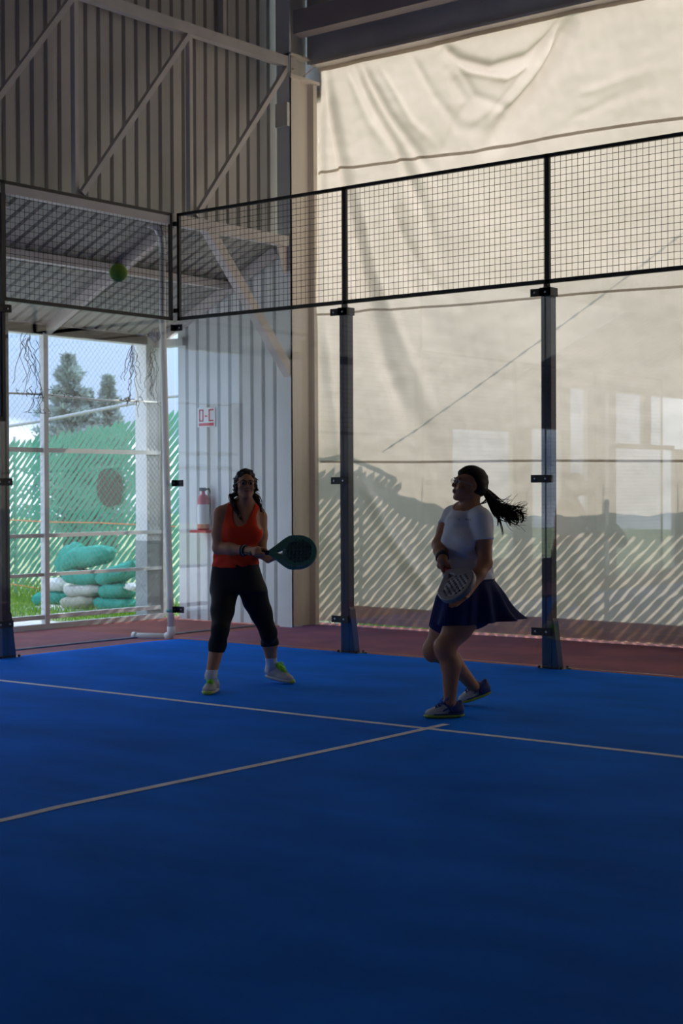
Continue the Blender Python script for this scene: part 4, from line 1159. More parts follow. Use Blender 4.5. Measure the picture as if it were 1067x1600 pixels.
# ---------------------------------------------------------------- player in the red top
def player_red():
    st = Stage(2.92, -2.28); L = st.L
    e = empty('person', st.O, st.rz)
    tag(e, 'woman in orange-red tank top and black capri leggings, holding a dark green racket', 'person')
    h = 0.0044
    B = Field((-.36, -.42, -.02), (.42, .42, 1.68), h)
    T = B.blank(); LG = B.blank(); AR = B.blank()
    cz = lambda py, v=0: L(380, py, v)[2]
    X_ = lambda px, py, v=0: L(px, py, v)[0]
    yaw = -0.30   # chest turned a little to the camera's right
    def sec(py, pl, pr, dep, v, ya=yaw):
        a, b = L(pl, py, v), L(pr, py, v); return (a[2], (a[0] + b[0]) / 2, -v, (b[0] - a[0]) / 2, dep, ya)
    T.torso([sec(925, 329.5, 416, .128, -.01), sec(905, 329.5, 410.5, .132, -.01), sec(885, 332, 404, .120, .0), sec(866, 335, 402.5, .108, .005),
             sec(850, 336, 403, .106, .0), sec(830, 338, 407, .113, .0), sec(812, 341, 408, .108, -.01), sec(799, 346, 405, .088, -.015), sec(788, 358, 399, .062, -.015), sec(781, 367, 395, .045, -.005)], .03)
    for px, py, v, r in ((366, 832, .080, .062), (395, 833, .070, .060)): T.ell(L(px, py, v), (r, .055, r * .92), .045)
    T.ell(L(372, 884, .085), (.075, .035, .06), .05)
    sR, sL = L(344, 803, .005), L(407, 808, -.03)
    T.cone(L(376, 787, -.02), sR + [.01, 0, .004], .030, .040, .05); T.cone(L(389, 788, -.02), sL + [-.01, 0, .004], .030, .036, .05)
    # legs
    hipR, hipL = L(351, 925, .02), L(396, 926, -.03)
    knR, knL = L(344, 984, .20), L(419.5, 989, -.10)
    anR, anL = L(329.5, 1056, .24), L(424.5, 1040, -.30)
    LG.cone(hipR, hipR * .5 + knR * .5, .090, .073, .02); LG.cone(hipR * .5 + knR * .5, knR, .073, .054, .03)
    LG.cone(hipL, hipL * .5 + knL * .5, .090, .070, .02); LG.cone(hipL * .5 + knL * .5, knL, .070, .052, .03)
    for kn, an, bk in ((knR, anR, .030), (knL, anL, .030)):
        mid = kn * .68 + an * .32 + [0, bk, 0]
        LG.cone(kn, mid, .050, .052, .03); LG.cone(mid, an, .054, .036, .03); LG.cone(kn + [0, -.02, .01], kn + [0, -.02, -.03], .040, .036, .03)
    LG.cone(hipR + [-.01, .05, .01], hipR + [-.01, .06, -.06], .080, .076, .04); LG.cone(hipL + [.0, .05, .01], hipL + [0, .06, -.06], .080, .076, .04)
    # arms
    elR, wrR = L(341, 856, .05), L(389.5, 860.5, .23)
    AR.cone(sR, sR * .45 + elR * .55, .052, .049, .03); AR.cone(sR * .45 + elR * .55, elR, .049, .041, .03)
    AR.cone(elR, elR * .6 + wrR * .4, .041, .039, .02); AR.cone(elR * .6 + wrR * .4, wrR, .039, .026, .02)
    elL, wrL = L(408, 864, .04), L(419, 874.5, .17)
    AR.cone(sL, sL * .5 + elL * .5, .049, .044, .03); AR.cone(sL * .5 + elL * .5, elL, .044, .038, .03)
    AR.cone(elL, wrL, .036, .025, .02)
    # racket and the hands on it
    butt = L(391, 864, .275); tip = L(491.5, 862.6, .30)
    axis = n3(tip - butt); c1 = butt + axis * 0.065; toCam = np.array([.05, -.88, .45])
    grip_hand(AR, c1, axis, [-.1, -.75, .55], .0165, 1, wrR + [.01, -.01, 0])
    AR.cone(wrR, c1 + [-.02, -.012, .012], .025, .022, .02)
    thr = butt + axis * 0.20 + [0, .075, -.030]
    flat_hand(AR, wrL, thr - wrL, [.15, .45, -1], -1, .16, .92)
    # head, neck
    hc = L(383.6, 757.5, .055); fw = n3([.20, -1, .10]); up = n3([.02, .10, 1])
    nb = L(381, 797, -.01)
    B.d = np.minimum(T.d, 1.0); 
    for f_ in (LG, AR): B.d = smin(B.d, f_.d, .022)
    P, A = head(B, hc, fw, up, .92)
    B.cone(hc + [0, .025, -.05], nb, .046, .052, .03); B.cone(L(378, 786, .0), L(352, 798, .0), .030, .030, .04); B.cone(L(386, 786, -.01), L(402, 799, -.03), .028, .028, .04)
    # feet inside the shoes
    toeR, heelR = L(322.5, 1087, .36), None
    heelR = np.array([toeR[0] + .045, toeR[1] + .235, 0.013]); toeR = np.array([toeR[0], toeR[1], .013])
    toeL = L(459, 1066.5, -.22); toeL[2] = .016; heelL = np.array([toeL[0] - .205, toeL[1] + .115, .046])
    B.cone(anR, heelR * .7 + toeR * .3 + [0, 0, .045], .034, .030, .02); B.cone(anL, heelL * .7 + toeL * .3 + [0, 0, .045], .034, .030, .02)
    part(B, 'body', skin1, e)
    face_parts(e, P, A, .92, skin1)
    # ---- clothes
    red = mat('tank_red', (0.74, 0.055, 0.022), 0.85, var=0.08, vscale=10, spec=0.15)
    blk = mat('legging_black', (0.012, 0.012, 0.015), 0.75, spec=0.25)
    Xg, Yg, Zg = B.ax[0][:, None, None], B.ax[1][None, :, None], B.ax[2][None, None, :]
    nc = L(384.5, 797, 0)[0]; zt = cz(797)
    u = (Xg - nc) * math.cos(yaw) + Yg * math.sin(yaw) + 0 * Zg
    wrn = 0.0022 * np.sin(Zg * 95 + 6 * np.sin(Xg * 14)) * np.clip((cz(850) - Zg) * 12, 0, 1) + 0.0012 * np.sin(Xg * 70 + Zg * 30)
    base = T.d - 0.0075 - wrn.astype(np.float32)
    zn = cz(822)
    front = np.clip((-(Yg) + .02) * 30, 0, 1)
    neck = (1 - np.sqrt((u / .068) ** 2 + ((Zg - (zt + .035)) / (zt + .035 - zn)) ** 2)) * .06 * front + (-0.05) * (1 - front)
    back = (1 - np.sqrt((u / .06) ** 2 + ((Zg - (zt + .03)) / .08) ** 2)) * .05 * (1 - front) - .05 * front
    arm1 = (1 - np.sqrt(((u + .225) / .110) ** 2 + ((Zg - cz(800)) / .150) ** 2)) * .07
    arm2 = (1 - np.sqrt(((u - .185) / .095) ** 2 + ((Zg - cz(803)) / .140) ** 2)) * .07
    hem = cz(884) + .012 * np.sin(Xg * 12) - Zg
    reg = np.maximum.reduce([neck + 0 * Zg, back + 0 * Zg, arm1, arm2, hem + 0 * u, Zg - cz(786) + 0 * u]).astype(np.float32)
    part(B, 'tank_top', red, e, smax(base, reg, .006))
    # leggings
    base = smin(LG.d, np.where(Zg < cz(868), T.d, 1.0).astype(np.float32), .03) - 0.0055
    cutR = cz(1018, .22); cutL = cz(1010, -.16)
    cut = np.where(Xg < L(380, 980, 0)[0], cutR - Zg - (Xg - anR[0]) * .10, cutL - Zg + (Xg - anL[0]) * .10)
    part(B, 'leggings', blk, e, smax(base, np.maximum(cut, Zg - cz(880)).astype(np.float32), .006))
    # socks
    sock = mat('sock_white', (0.72, 0.72, 0.74), 0.9, var=0.05, vscale=60)
    for an, hl, py, v in ((anR, heelR, 1046, .24), (anL, heelL, 1028.5, -.24)):
        S_ = Field(an - [.1, .12, .12], an + [.1, .1, .12], .0035)
        kn = knR if an is anR else knL
        S_.cone(kn * .35 + an * .65 + [0, .012, 0], an, .046, .0385, .02); S_.cone(an, an + (hl - an) * .40 + [0, -.006, 0], .0385, .036, .02)
        Z2 = S_.ax[2][None, None, :]
        part(S_, 'sock', sock, e, smax(S_.d, (Z2 - cz(py, v)) + 0 * S_.d, .004))
    lime = mat('lace_lime', (0.28, 0.75, 0.03), 0.6); sgrey = mat('shoe_grey', (0.47, 0.46, 0.46), 0.75, var=0.12, vscale=30, bump=0.3, bscale=250); ssole = mat('sole_pale', (0.52, 0.50, 0.46), 0.7)
    slime = mat('sole_lime', (0.42, 0.58, 0.10), 0.6)
    for nm, tt, hh in (('right', toeR, heelR), ('left', toeL, heelL)):
        k = empty('shoe'); k.parent = e
        shoe(k, tt, hh, [0, 0, 1], .098, (sgrey, ssole, None, lime))
        f = n3(tt - hh); s_ = np.cross(f, [0, 0, 1])
        MB().tube([tt + s_ * (.036 * a) - f * (.006 + .030 * a * a) + [0, 0, .012] for a in np.linspace(-1, 1, 9)], [.007, .011, .013, .014, .014, .014, .013, .011, .007], 8).build('toe_cap', slime, k)
        MB().tube([hh + f * .080 + [0, 0, .118], hh + f * .095 + [0, 0, .104], hh + f * .135 + [0, 0, .086], hh + f * .17 + [0, 0, .066]], [.016, .024, .026, .014], 8).build('tongue', lime, k)
    # ---- hair, pulled back, curly wisps
    H = Field(hc - [.17, .22, .30], hc + [.15, .15, .17], .0038)
    # loose hair behind the neck and over the chest
    lh = [P(-.060, -.02, -.01), L(361, 775, .02), L(364.5, 789, .055), L(371, 801, .085), L(376, 812, .110)]
    rh = [P(.055, -.045, -.02), L(399, 776, -.015), L(403, 788, -.015), L(407, 800, .0), L(409, 806, .01)]
    H.chain(lh, [.020, .014, .011, .007, .003], .015); H.chain(rh, [.024, .022, .020, .013, .005], .015)
    H.cone(P(-.02, -.07, -.03), L(372, 788, -.05), .035, .022, .02); H.cone(P(.02, -.07, -.03), L(394, 790, -.06), .035, .022, .02)
    H.ell(P(0, -.020, .038), (.080 * .92, .100 * .92, .088 * .92), .02, A); H.ell(P(0, -.055, -.02), (.068, .05, .06), .03, A)
    for s_ in (-1, 1): H.ell(P(s_ * .062, -.022, -.012), (.022, .038, .050), .02, A)
    X2, Y2, Z2 = H.ax[0][:, None, None], H.ax[1][None, :, None], H.ax[2][None, None, :]
    q = [(A[i][0] * (X2 - hc[0]) + A[i][1] * (Y2 - hc[1]) + A[i][2] * (Z2 - hc[2])) / .92 for i in range(3)]
    face = np.sqrt((q[0] / .066) ** 2 + ((q[2] + .020) / .088) ** 2) - 1
    d = smax(H.d - .003 * np.sin(q[0] * 150 + q[2] * 60) * .5 - .0025 * np.sin(q[2] * 170 + q[1] * 80), np.where(q[1] > 0.0, -face * .06, -1.0).astype(np.float32), .01)
    part(H, 'hair', hairm, e, d.astype(np.float32))
    r = np.random.RandomState(3); loc = []
    def lock(p0, p1, n, amp, spread_, turns=3):
        for k in range(n):
            a = np.asarray(p0) + r.normal(0, spread_ * .45, 3); b = np.asarray(p1) + r.normal(0, spread_, 3); ph = r.uniform(0, 6.3)
            pts = []
            for i in range(13):
                t = i / 12; o = np.array([math.sin(ph + t * 6.28 * turns), math.cos(ph * 1.3 + t * 6.28 * turns), 0.3 * math.sin(ph + 9 * t)]) * amp * (0.3 + t)
                pts.append(a + (b - a) * t + o + np.array([0, 0, -.02 * math.sin(3.14 * t)]))
            loc.append(pts)
    def along(K, n, sp):
        for k in range(n):
            o = r.normal(0, sp, 3); ph = r.uniform(0, 6.3); e0 = r.uniform(.6, 1.06); pts = []
            for i in range(14):
                t = i / 13 * e0 * (len(K) - 1); a = min(len(K) - 2, int(t)); p = K[a] + (K[a + 1] - K[a]) * (t - a)
                c = .006 * np.array([math.sin(ph + i * 1.3), math.cos(ph + i * 1.3), .4 * math.sin(ph * 2 + i)])
                pts.append(p + o * (1 - .35 * i / 13) + c)
            loc.append(pts)
    along(lh, 24, .009); along(rh, 44, .012)
    lock(P(-.04, .03, .108), P(-.088, -.01, .045), 12, .005, .007); lock(P(.04, .03, .108), P(.088, -.01, .04), 12, .005, .007)
    lock(P(-.080, -.01, .05), P(-.088, .0, -.04), 16, .006, .006); lock(P(.078, -.01, .05), P(.086, -.01, -.05), 12, .005, .006)
    lock(P(-.086, .0, -.03), L(360, 784, .04), 10, .007, .006)
    tubes('hair_locks', loc, .0030, .0011, hairm, e, 3)
    # glasses
    fr = MB(); gm = mat('spectacle_frame', (0.03, 0.03, 0.04), 0.3)
    for s_ in (-1, 1):
        ring = [P(s_ * (.031 + .0235 * math.copysign(abs(math.cos(t)) ** .6, math.cos(t))), .106 - .004 * (math.cos(t) * 1 if s_ > 0 else math.cos(t)), .005 + .0145 * math.copysign(abs(math.sin(t)) ** .7, math.sin(t))) for t in np.linspace(0, 6.283, 25)]
        fr.tube(ring, .0022, 5)
        fr.tube([P(s_ * .054, .103, .010), P(s_ * .070, .085, .010), P(s_ * .078, .02, .006), P(s_ * .079, -.012, -.002)], .0020, 5)
    fr.tube([P(-.008, .107, .008), P(0, .110, .010), P(.008, .107, .008)], .0018, 5)
    gl_ = fr.build('glasses', gm, e)
    ln = MB()
    for s_ in (-1, 1):
        pts = [P(s_ * .031 + .022 * math.cos(t), .1055, .005 + .013 * math.sin(t)) for t in np.linspace(0, 6.283, 17)[:-1]]
        ln.add(pts, [tuple(range(16))])
    ln.build('lens', M['glass'], gl_)
    # bracelets, watch, necklace
    ax = n3(wrR - elR); nn = n3(np.cross(ax, [0, 0, 1])); n2 = np.cross(nn, ax)
    for k, (o, rr, m_) in enumerate(((.028, .0045, M['steel_black']), (.040, .003, mat('bead_pale', (.6, .55, .45), .5)), (.050, .006, M['steel_black']))):
        c = wrR - ax * (o + .005); rad_ = .033 + .06 * o
        MB().tube([c + (nn * math.cos(t) + n2 * math.sin(t)) * rad_ for t in np.linspace(0, 6.283, 21)], rr, 6, False).build('bracelet', m_, e)
    nk = [L(373, 795, .045), L(377, 806, .080), L(384, 814, .105), L(390.5, 817.5, .108), L(394.5, 808, .080), L(395, 796, .04)]
    MB().tube(nk, .0016, 4).build('necklace', mat('silver', (.7, .7, .7), .25, 1.0), e)
    MB().tube([L(390.5, 817.5, .110), L(390.5, 820, .112)], [.006, .003], 8).build('pendant', mat('pendant_silver', (.7, .7, .7), .25, 1.0), e)
    # racket
    gr = mat('racket_green', (0.060, 0.175, 0.135), 0.45); gd_ = mat('racket_face_dark', (0.022, 0.055, 0.048), 0.5)
    rot = lambda v: RH * v[0] + FH * v[1] + np.array([0, 0, v[2]])
    rk, Mx = make_racket('padel_racket', 'dark green teardrop padel racket held by the woman in red', st.W(butt), rot(axis), rot(toCam), (gr, gd_, mat('grip_black', (.02, .02, .022), .8), gr))
    vio = mat('lettering_violet', (0.22, 0.22, 0.62), 0.5)
    mb = MB()
    for i in range(11):
        if i == 6: continue
        a = math.radians(-148 + i * 8.2); 
        for rr_, hw in ((.1125, .004), (.119, .004)):
            if i % 3 == 1 and rr_ > .115: continue
            c = Vector((.325 + math.cos(a) * rr_ * 1.05, math.sin(a) * rr_, .0165)); t = Vector((-math.sin(a), math.cos(a), 0)); n_ = Vector((math.cos(a), math.sin(a), 0))
            mb.bar(c - t * .0062, c + t * .0052, .0025 if rr_ < .115 else .003, .005, (0, 0, 1))
        c = Vector((.325 + math.cos(a) * .116 * 1.05, math.sin(a) * .116, .0165)); n_ = Vector((math.cos(a), math.sin(a), 0)); mb.bar(c - n_ * .005, c + n_ * .005, .003, .005, (0, 0, 1))
    mb.build('lettering', vio, rk)
    MB().tube([(0.238, .012, .0178), (0.238, .012, .0190)], .006, 10).build('emblem', mat('emblem_grey', (.30, .36, .34), .5), rk)
player_red()
# ---------------------------------------------------------------- player in white and navy
def player_white():
    st = Stage(4.86, -2.42); L = st.L
    e = empty('person', st.O, st.rz)
    tag(e, 'woman in white t-shirt and navy skirt, seen from the side, ponytail flying', 'person')
    h = 0.0044
    B = Field((-.40, -.42, -.02), (.42, .62, 1.66), h)
    T = B.blank(); LG = B.blank(); AL = B.blank(); AR = B.blank()
    cz = lambda py, v=0: L(730, py, v)[2]
    yaw = 0.62
    def sec(py, pl, pr, dep, v, ya=yaw):
        a, b = L(pl, py, v), L(pr, py, v); return (a[2], (a[0] + b[0]) / 2, -v, dep[0], dep[1], ya)
    # widths given in the body's own axes: half shoulder width, half depth
    T.torso([sec(972, 686, 772, (.150, .125), .0), sec(950, 688, 777, (.172, .145), .0), sec(925, 692, 776, (.165, .138), .0), sec(905, 695, 772, (.146, .118), .0), sec(885, 695, 769.5, (.138, .115), .0), sec(865, 694, 768.5, (.140, .118), .0),
             sec(845, 694, 769, (.147, .118), .0), sec(825, 698, 767, (.155, .108), .0), sec(808, 704, 764, (.150, .092), .0), sec(797, 712, 756, (.105, .072), .0), sec(788, 719, 745, (.055, .052), .0)], .03)
    for px, py, v in ((708, 846, .085), (727, 848, .135)): T.ell(L(px, py, v), (.062, .060, .060), .05)
    T.ell(L(716, 893, .085), (.085, .07, .065), .05)
    sR, sL = L(707, 805, -.07), L(751, 809, .125)
    T.cone(L(728, 791, 0), sR, .036, .040, .05); T.cone(L(736, 791, .02), sL, .036, .042, .05)
    # arms: far arm bent towards the camera, near arm hanging down to the racket
    elR, wrR = L(685.5, 851, .02), L(691.5, 874, .19)
    AR.cone(sR, sR * .5 + elR * .5, .050, .049, .03); AR.cone(sR * .5 + elR * .5, elR, .049, .042, .03)
    AR.cone(elR, elR * .6 + wrR * .4, .042, .041, .02); AR.cone(elR * .6 + wrR * .4, wrR, .041, .029, .02)
    elL, wrL = L(758, 880, .17), L(731, 925, .31)
    AL.cone(sL, sL * .5 + elL * .5, .054, .050, .03); AL.cone(sL * .5 + elL * .5, elL, .050, .043, .03)
    AL.cone(elL, elL * .6 + wrL * .4, .042, .040, .02); AL.cone(elL * .6 + wrL * .4, wrL, .040, .027, .02)
    # racket pointing down towards the camera
    butt = L(694.5, 884, .145); tip = L(723.5, 930, .525)
    axis = n3(tip - butt); side = n3(L(744, 893, .40) - L(690, 938, .40)); nrm = n3(np.cross(axis, side)); 
    if nrm[1] > 0: nrm = -nrm
    butt = tip - axis * 0.455
    c1 = butt + axis * 0.060
    grip_hand(AR, c1, axis, [-.75, -.1, .55], .0165, -1, wrR)
    AR.cone(wrR, c1 + [-.02, 0, .018], .027, .024, .02)
    throat = butt + axis * 0.30
    flat_hand(AL, wrL, L(715, 941, .36) - wrL, -nrm + np.array([0, 0, -.6]), 1, .12, .95)
    # legs
    hL, hR = L(737, 948, .075), L(711, 946, -.09)
    kL, kR = L(694.5, 1012, .16), L(676.5, 1016, -.12)
    aL, aR = L(702.5, 1098, .12), L(742.5, 1076, -.42)
    LG.cone(hL, hL * .5 + kL * .5, .096, .086, .03); LG.cone(hL * .5 + kL * .5, kL, .086, .060, .03)
    LG.cone(hR, hR * .5 + kR * .5, .094, .083, .03); LG.cone(hR * .5 + kR * .5, kR, .083, .058, .03)
    LG.cone(hL + [.035, .02, .02], hL + [.03, .02, -.04], .090, .085, .05); LG.cone(hR + [.06, .0, .02], hR + [.06, 0, -.04], .086, .08, .05)
    for kn, an, o in ((kL, aL, [.030, .005, 0]), (kR, aR, [.026, .012, .02])):
        mid = kn * .68 + an * .32 + o
        LG.cone(kn, mid, .057, .058, .03); LG.cone(mid, an, .058, .035, .03); LG.cone(kn + [-.008, 0, .015], kn + [-.006, 0, -.03], .046, .042, .03)
    # head and neck
    hc = L(732.5, 757.5, .03); fw = n3([-1, -.22, .22]); up = n3([.20, .02, 1])
    B.d = T.d.copy()
    for f_ in (LG, AR, AL): B.d = smin(B.d, f_.d, .022)
    P, A = head(B, hc, fw, up, .98)
    B.cone(hc + [.030, 0, -.045], L(733, 798, .02), .047, .052, .025)
    toeF, heelF = L(662, 1129, .16), L(724, 1127, .10)
    toeF[2] = .013; heelF[2] = .013
    toeR, heelR = L(716.5, 1107, -.38), L(767, 1083, -.46)
    toeR[2] = .018
    B.cone(aL, heelF * .72 + toeF * .28 + [0, 0, .045], .034, .031, .02)
    uR = n3(np.cross(np.cross(toeR - heelR, [0, 0, 1]), toeR - heelR))
    B.cone(aR, heelR * .72 + toeR * .28 + uR * .045, .034, .031, .02)
    part(B, 'body', skin2, e)
    face_parts(e, P, A, .98, skin2)
    Xg, Yg, Zg = B.ax[0][:, None, None], B.ax[1][None, :, None], B.ax[2][None, None, :]
    # ---- t-shirt with short sleeves
    white = mat('shirt_white', (0.86, 0.85, 0.88), 0.85, var=0.04, vscale=10, spec=0.15)
    navy = mat('skirt_navy', (0.014, 0.022, 0.105), 0.8, var=0.12, vscale=8, spec=0.2)
    def sleeve(Fd, s0, el, f):
        ax = n3(el - s0); c = s0 + (el - s0) * f
        cut = (Xg - c[0]) * ax[0] + (Yg - c[1]) * ax[1] + (Zg - c[2]) * ax[2]
        return smax(Fd.d - .010, cut.astype(np.float32), .006)
    wr = 0.0030 * np.sin(Zg * 60 + 22 * Xg + 5 * np.sin(Yg * 16)) * np.clip((cz(835) - Zg) * 8 + .3, .2, 1)
    tz = T.d - .010 - wr.astype(np.float32)
    sh = smin(smin(tz, sleeve(AL, sL, elL, .50), .025), sleeve(AR, sR, elR, .40), .025)
    ncx, ncy = L(730, 800, .03)[0], -.03
    neck = (1 - np.sqrt(((Xg - ncx) / .092) ** 2 + ((Yg - ncy) / .085) ** 2 + ((Zg - cz(788)) / .072) ** 2)) * .07
    hemz = cz(915) + .008 * np.sin(Xg * 25 + Yg * 18)
    shirt = part(B, 't_shirt', white, e, smax(sh, np.maximum(neck, hemz - Zg).astype(np.float32), .006))
    # ---- shorts under the skirt
    sb = smin(LG.d, np.where(Zg < cz(915), T.d, 1.0).astype(np.float32), .03) - .007
    def thigh(h_, k_, f):
        ax = n3(k_ - h_); c = h_ + (k_ - h_) * f; return (Xg - c[0]) * ax[0] + (Yg - c[1]) * ax[1] + (Zg - c[2]) * ax[2]
    cutp = np.minimum(np.where(LG.d < 9, thigh(hR, kR, .55), 1), thigh(hR, kR, .55))
    side_r = thigh(hR, kR, .60); side_l = thigh(hL, kL, .30)
    nearL = (Yg < -.01 + 0 * Xg + 0 * Zg)
    cut = np.where(nearL, side_l, side_r)
    part(B, 'shorts', navy, e, smax(sb, np.maximum(cut, Zg - cz(912)).astype(np.float32), .006))
    # ---- flared skirt: waist ring to wind-blown hem
    wc = L(733, 906, .0); nA, nT = 96, 22
    V = []
    for j in range(nT + 1):
        t = j / nT
        for i in range(nA):
            a = 2 * math.pi * i / nA
            bx, by = math.cos(a), math.sin(a)      # +x image right (behind her), -y towards camera
            ca, sa = math.cos(yaw), math.sin(yaw)
            u, v = bx * ca + by * sa, -bx * sa + by * ca
            rw = 1 / math.sqrt((u / .160) ** 2 + (v / .134) ** 2)
            back = max(0.0, math.cos(a + 0.10)) ** 3.0; fr_ = max(0.0, math.cos(a + 2.39)) ** 3
            hipr = 0.036 * math.sin(min(1, t * 2.2) * 1.57)
            flare = (0.036 - .030 * max(0, -math.cos(a + .35)) ** 2) * t + back * (0.004 * t + 0.094 * t ** 3.0) + fr_ * 0.065 * t
            pl = (0.005 + 0.016 * t + 0.010 * back * t) * math.sin(a * 11 + 1.5 * t) * min(1, t * 2.5)
            r_ = rw + hipr + flare + pl
            ln = 0.262 - 0.015 * math.cos(a) + 0.0 * back
            frontlift = max(0.0, -math.cos(a)) * 0.0
            z = wc[2] + .005 - t * ln + back * 0.002 * t ** 2 + max(0, -math.cos(a)) ** 2 * .01 * t
            V.append((wc[0] + bx * r_ * 1.0 + 0.012 * t, wc[1] + by * r_, z))
    Fq = [(j * nA + i, (j + 1) * nA + i, (j + 1) * nA + (i + 1) % nA, j * nA + (i + 1) % nA) for j in range(nT) for i in range(nA)]
    sk = npmesh('skirt', V, Fq, navy, e); so = sk.modifiers.new('cloth', 'SOLIDIFY'); so.thickness = .003; so.offset = 0
    tubes('waistband', [[(wc[0] + math.cos(a) / math.sqrt(((math.cos(a) * math.cos(yaw) + math.sin(a) * math.sin(yaw)) / .162) ** 2 + ((-math.cos(a) * math.sin(yaw) + math.sin(a) * math.cos(yaw)) / .136) ** 2),
                          wc[1] + math.sin(a) / math.sqrt(((math.cos(a) * math.cos(yaw) + math.sin(a) * math.sin(yaw)) / .162) ** 2 + ((-math.cos(a) * math.sin(yaw) + math.sin(a) * math.cos(yaw)) / .136) ** 2), wc[2]) for a in np.linspace(0, 6.283, 41)]], .008, .008, navy, e, 6)
    # ---- shoes
    sw = mat('shoe_white', (0.56, 0.58, 0.60), 0.7, var=0.1, vscale=30, bump=0.3, bscale=250); sb_ = mat('shoe_blue', (0.015, 0.035, 0.20), 0.6); sy = mat('sole_yellow', (0.42, 0.52, 0.05), 0.6); lb = mat('lace_blue', (0.02, 0.05, 0.30), 0.7)
    for tt, hh, up_ in ((toeF, heelF, [0, 0, 1]), (toeR, heelR, uR)):
        k = empty('shoe'); k.parent = e
        Ps, As = shoe(k, tt, hh, up_, .096, (sw, sy, sb_, lb))
        sgn = 1 if np.cross(As[0], As[2])[1] < 0 else -1
        xm = []
        for p, q in (((.30, .082), (.42, .028)), ((.44, .080), (.30, .030)), ((.36, .070), (.56, .046))):
            xm.append([Ps(p[0], sgn * .034, p[1]), Ps((p[0] + q[0]) / 2, sgn * .042, (p[1] + q[1]) / 2), Ps(q[0], sgn * .043, q[1])])
        tubes('side_stripe', xm, .0045, .0045, sb_, k, 5)
        tubes('midsole_band', [[Ps(x, sgn * (.030 + .016 * math.sin(min(1, max(0, (x + .05))) * 3.0)), .024) for x in np.linspace(.04, .80, 14)]], .005, .003, sb_, k, 5)
    # ---- hair: smooth cap and flying ponytail
    H = Field(hc - [.16, .16, .18], hc + [.20, .16, .17], .0038)
    s9 = .98
    H.ell(P(0, -.015, .034), np.array([.081, .106, .092]) * s9, .02, A); H.ell(P(0, -.068, -.01), (.060, .048, .055), .03, A)
    for s_ in (-1, 1): H.ell(P(s_ * .058, -.04, .0), (.024, .045, .045), .02, A)
    X2, Y2, Z2 = H.ax[0][:, None, None], H.ax[1][None, :, None], H.ax[2][None, None, :]
    q = [(A[i][0] * (X2 - hc[0]) + A[i][1] * (Y2 - hc[1]) + A[i][2] * (Z2 - hc[2])) / s9 for i in range(3)]
    line = (q[1] - (.086 - .080 * np.minimum(1.5, (q[0] / .070) ** 2) + .45 * np.clip(q[2] - .055, -.08, .05))) * .7
    ear = .030 - np.sqrt((q[1] + .006) ** 2 + (q[2] + .010) ** 2 + 0 * q[0])
    d = smax(H.d - .0012 * np.sin(q[2] * 160 + q[1] * 40), np.maximum(line, np.where(np.abs(q[0]) > .05, ear, -1.0)).astype(np.float32), .008)
    part(H, 'hair', hairm, e, d.astype(np.float32))
    tie = L(759.5, 770.5, .02)
    MB().tube([tie + [.004, 0, .014], tie + [0, -.016, 0], tie + [-.004, 0, -.014], tie + [0, .016, 0], tie + [.004, 0, .014]], .009, 6, False).build('hair_tie', M['steel_black'], e)
    r = np.random.RandomState(11); loc = []
    K = [L(756, 766, .02), L(765, 778, .02), L(774, 790, .03), L(789, 800, .03), L(803, 803, .03), L(820, 800, .03)]
    def spl(K, t):
        n_ = len(K) - 1; i = min(n_ - 1, int(t * n_)); f = t * n_ - i
        p0, p1, p2, p3 = K[max(0, i - 1)], K[i], K[i + 1], K[min(n_, i + 2)]
        return .5 * (2 * p1 + (p2 - p0) * f + (2 * p0 - 5 * p1 + 4 * p2 - p3) * f * f + (3 * p1 - p0 - 3 * p2 + p3) * f ** 3)
    MB().tube([spl(K, t) for t in np.linspace(0, .86, 12)], [.016, .021, .024, .026, .026, .024, .021, .018, .015, .011, .007, .003], 8).build('ponytail_core', hairm, e)
    for k in range(230):
        o = r.normal(0, 1, 3); end = r.uniform(.62, 1.02); ph = r.uniform(0, 6.3); curl = r.uniform(-1, 1) * .03
        pts = []
        for i in range(15):
            t = i / 14; w = .006 + .030 * math.sin(min(1, t * 1.25) * 2.4) * .75
            p = spl(K, min(.999, t * end)) + o * w * np.array([.35, .55, .62]) + np.array([0, 0, curl * t * t + .004 * math.sin(ph + 7 * t)])
            if t > .7: p = p + np.array([.012, 0, (o[2] * .012 + curl * .8) * (t - .7) / .3 + .010 * math.sin(ph + 14 * t)])
            pts.append(p)
        loc.append(pts)
    # wisps that fall out of the bundle and two curling tips
    for (a, b, c_) in (((776, 800), (784, 818), (785, 836)), ((772, 796), (780, 806), (777, 822)), ((790, 806), (797, 812), (797, 822)), ((803, 806), (812, 815), (806, 820)), ((810, 800), (822, 808), (813, 818)), ((785, 790), (805, 790), (820, 794)), ((760, 782), (752, 788), (748, 788))):
        for k in range(5):
            j = r.normal(0, .006, (3, 3)); q0, q1, q2 = (L(*v, .03) for v in (a, b, c_)); q0, q1, q2 = q0 + j[0], q1 + j[1], q2 + j[2] * .6
            loc.append([(1 - t) ** 2 * q0 + 2 * t * (1 - t) * q1 + t * t * q2 for t in np.linspace(0, 1, 10)])
    tubes('ponytail', loc, .0052, .0008, hairm, e, 3)
    # glasses seen edge-on, watch
    fr = MB()
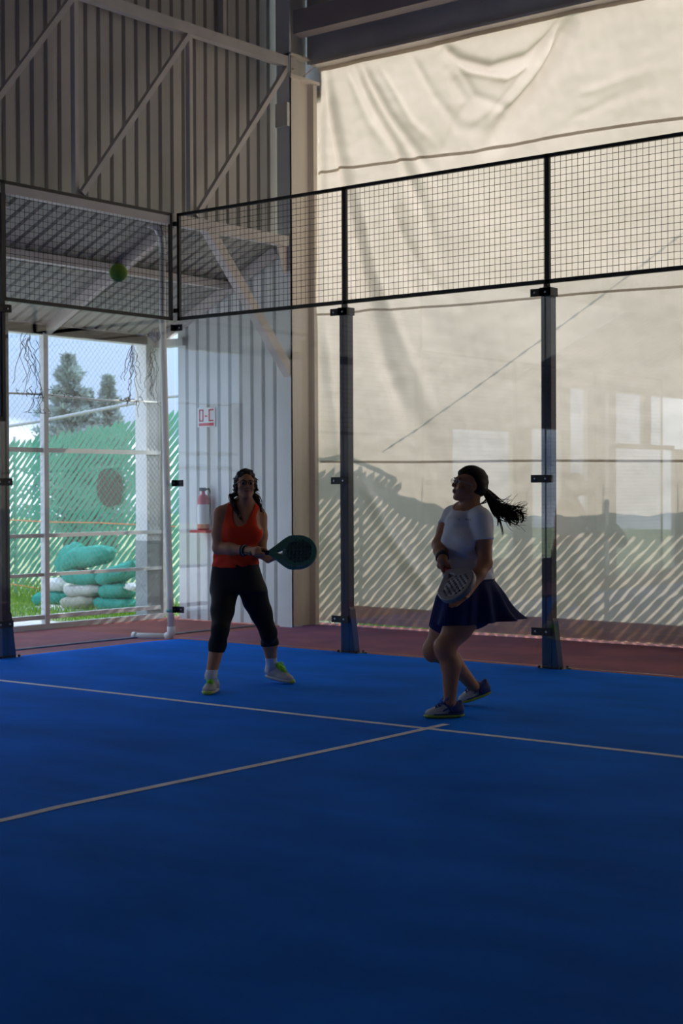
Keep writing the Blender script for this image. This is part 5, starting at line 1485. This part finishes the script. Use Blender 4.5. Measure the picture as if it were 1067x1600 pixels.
    for s_ in (-1, 1):
        fr.tube([P(s_ * (.031 + .022 * math.cos(t)), .103, .005 + .014 * math.sin(t)) for t in np.linspace(0, 6.283, 21)], .0014, 5)
        fr.tube([P(s_ * .053, .100, .010), P(s_ * .072, .07, .009), P(s_ * .080, .02, .004), P(s_ * .080, -.008, -.002)], .0014, 5)
    fr.tube([P(-.009, .104, .008), P(0, .108, .010), P(.009, .104, .008)], .0014, 5)
    fr.build('glasses', mat('spectacle_metal', (.45, .43, .40), .3, 1.0), e)
    ax = n3(wrR - elR); nn = n3(np.cross(ax, [0, 0, 1])); n2 = np.cross(nn, ax); c = wrR - ax * .022
    wt = tubes('watch', [[c + (nn * math.cos(t) + n2 * math.sin(t)) * .036 + ax * o for t in np.linspace(0, 6.283, 21)] for o in (-.008, 0, .008)], .006, .006, M['steel_black'], e, 6)
    dc = c + n2 * .036 + nn * -.005
    MB().tube([dc, dc + n2 * .010], .019, 14).build('watch_face', M['steel_black'], wt)
    # racket
    rot = lambda v: RH * v[0] + FH * v[1] + np.array([0, 0, v[2]])
    rb = mat('racket_graphite', (0.20, 0.18, 0.19), 0.4); rp_ = mat('racket_print', (0.40, 0.39, 0.42), 0.4, var=0.6, vscale=14, col2=(.10, .09, .10), stretch=(1, .35, 1))
    rk, Mx = make_racket('padel_racket', 'grey padel racket with pale print, pointing down from the woman in white', st.W(butt), rot(axis), rot(nrm), (rb, rp_, mat('grip_red', (.42, .05, .06), .7), mat('cap_red', (.55, .06, .07), .6)))
    mm = mat('chest_mark', (.20, .20, .25), .7)
    polys = [[(727.5, 810.0), (727.6, 812.5)], [(727.5, 811.3), (729.2, 811.2), (729.3, 812.8), (727.6, 812.6)], [(732.6, 811.2), (730.9, 811.3), (731.0, 813.0), (732.7, 813.1)], [(734.6, 811.6), (734.7, 813.4)],
             [(715.8, 810.5), (717.0, 813.2), (718.0, 810.6)]]
    for nm, pl in (('logo', polys[:4]), ('logo', polys[4:])):
        ok = [q for q in (stick(shirt, st, p_) for p_ in pl) if len(q) > 1]
        if ok: tubes(nm, ok, .0013, .0013, mm, e, 5)
player_white()
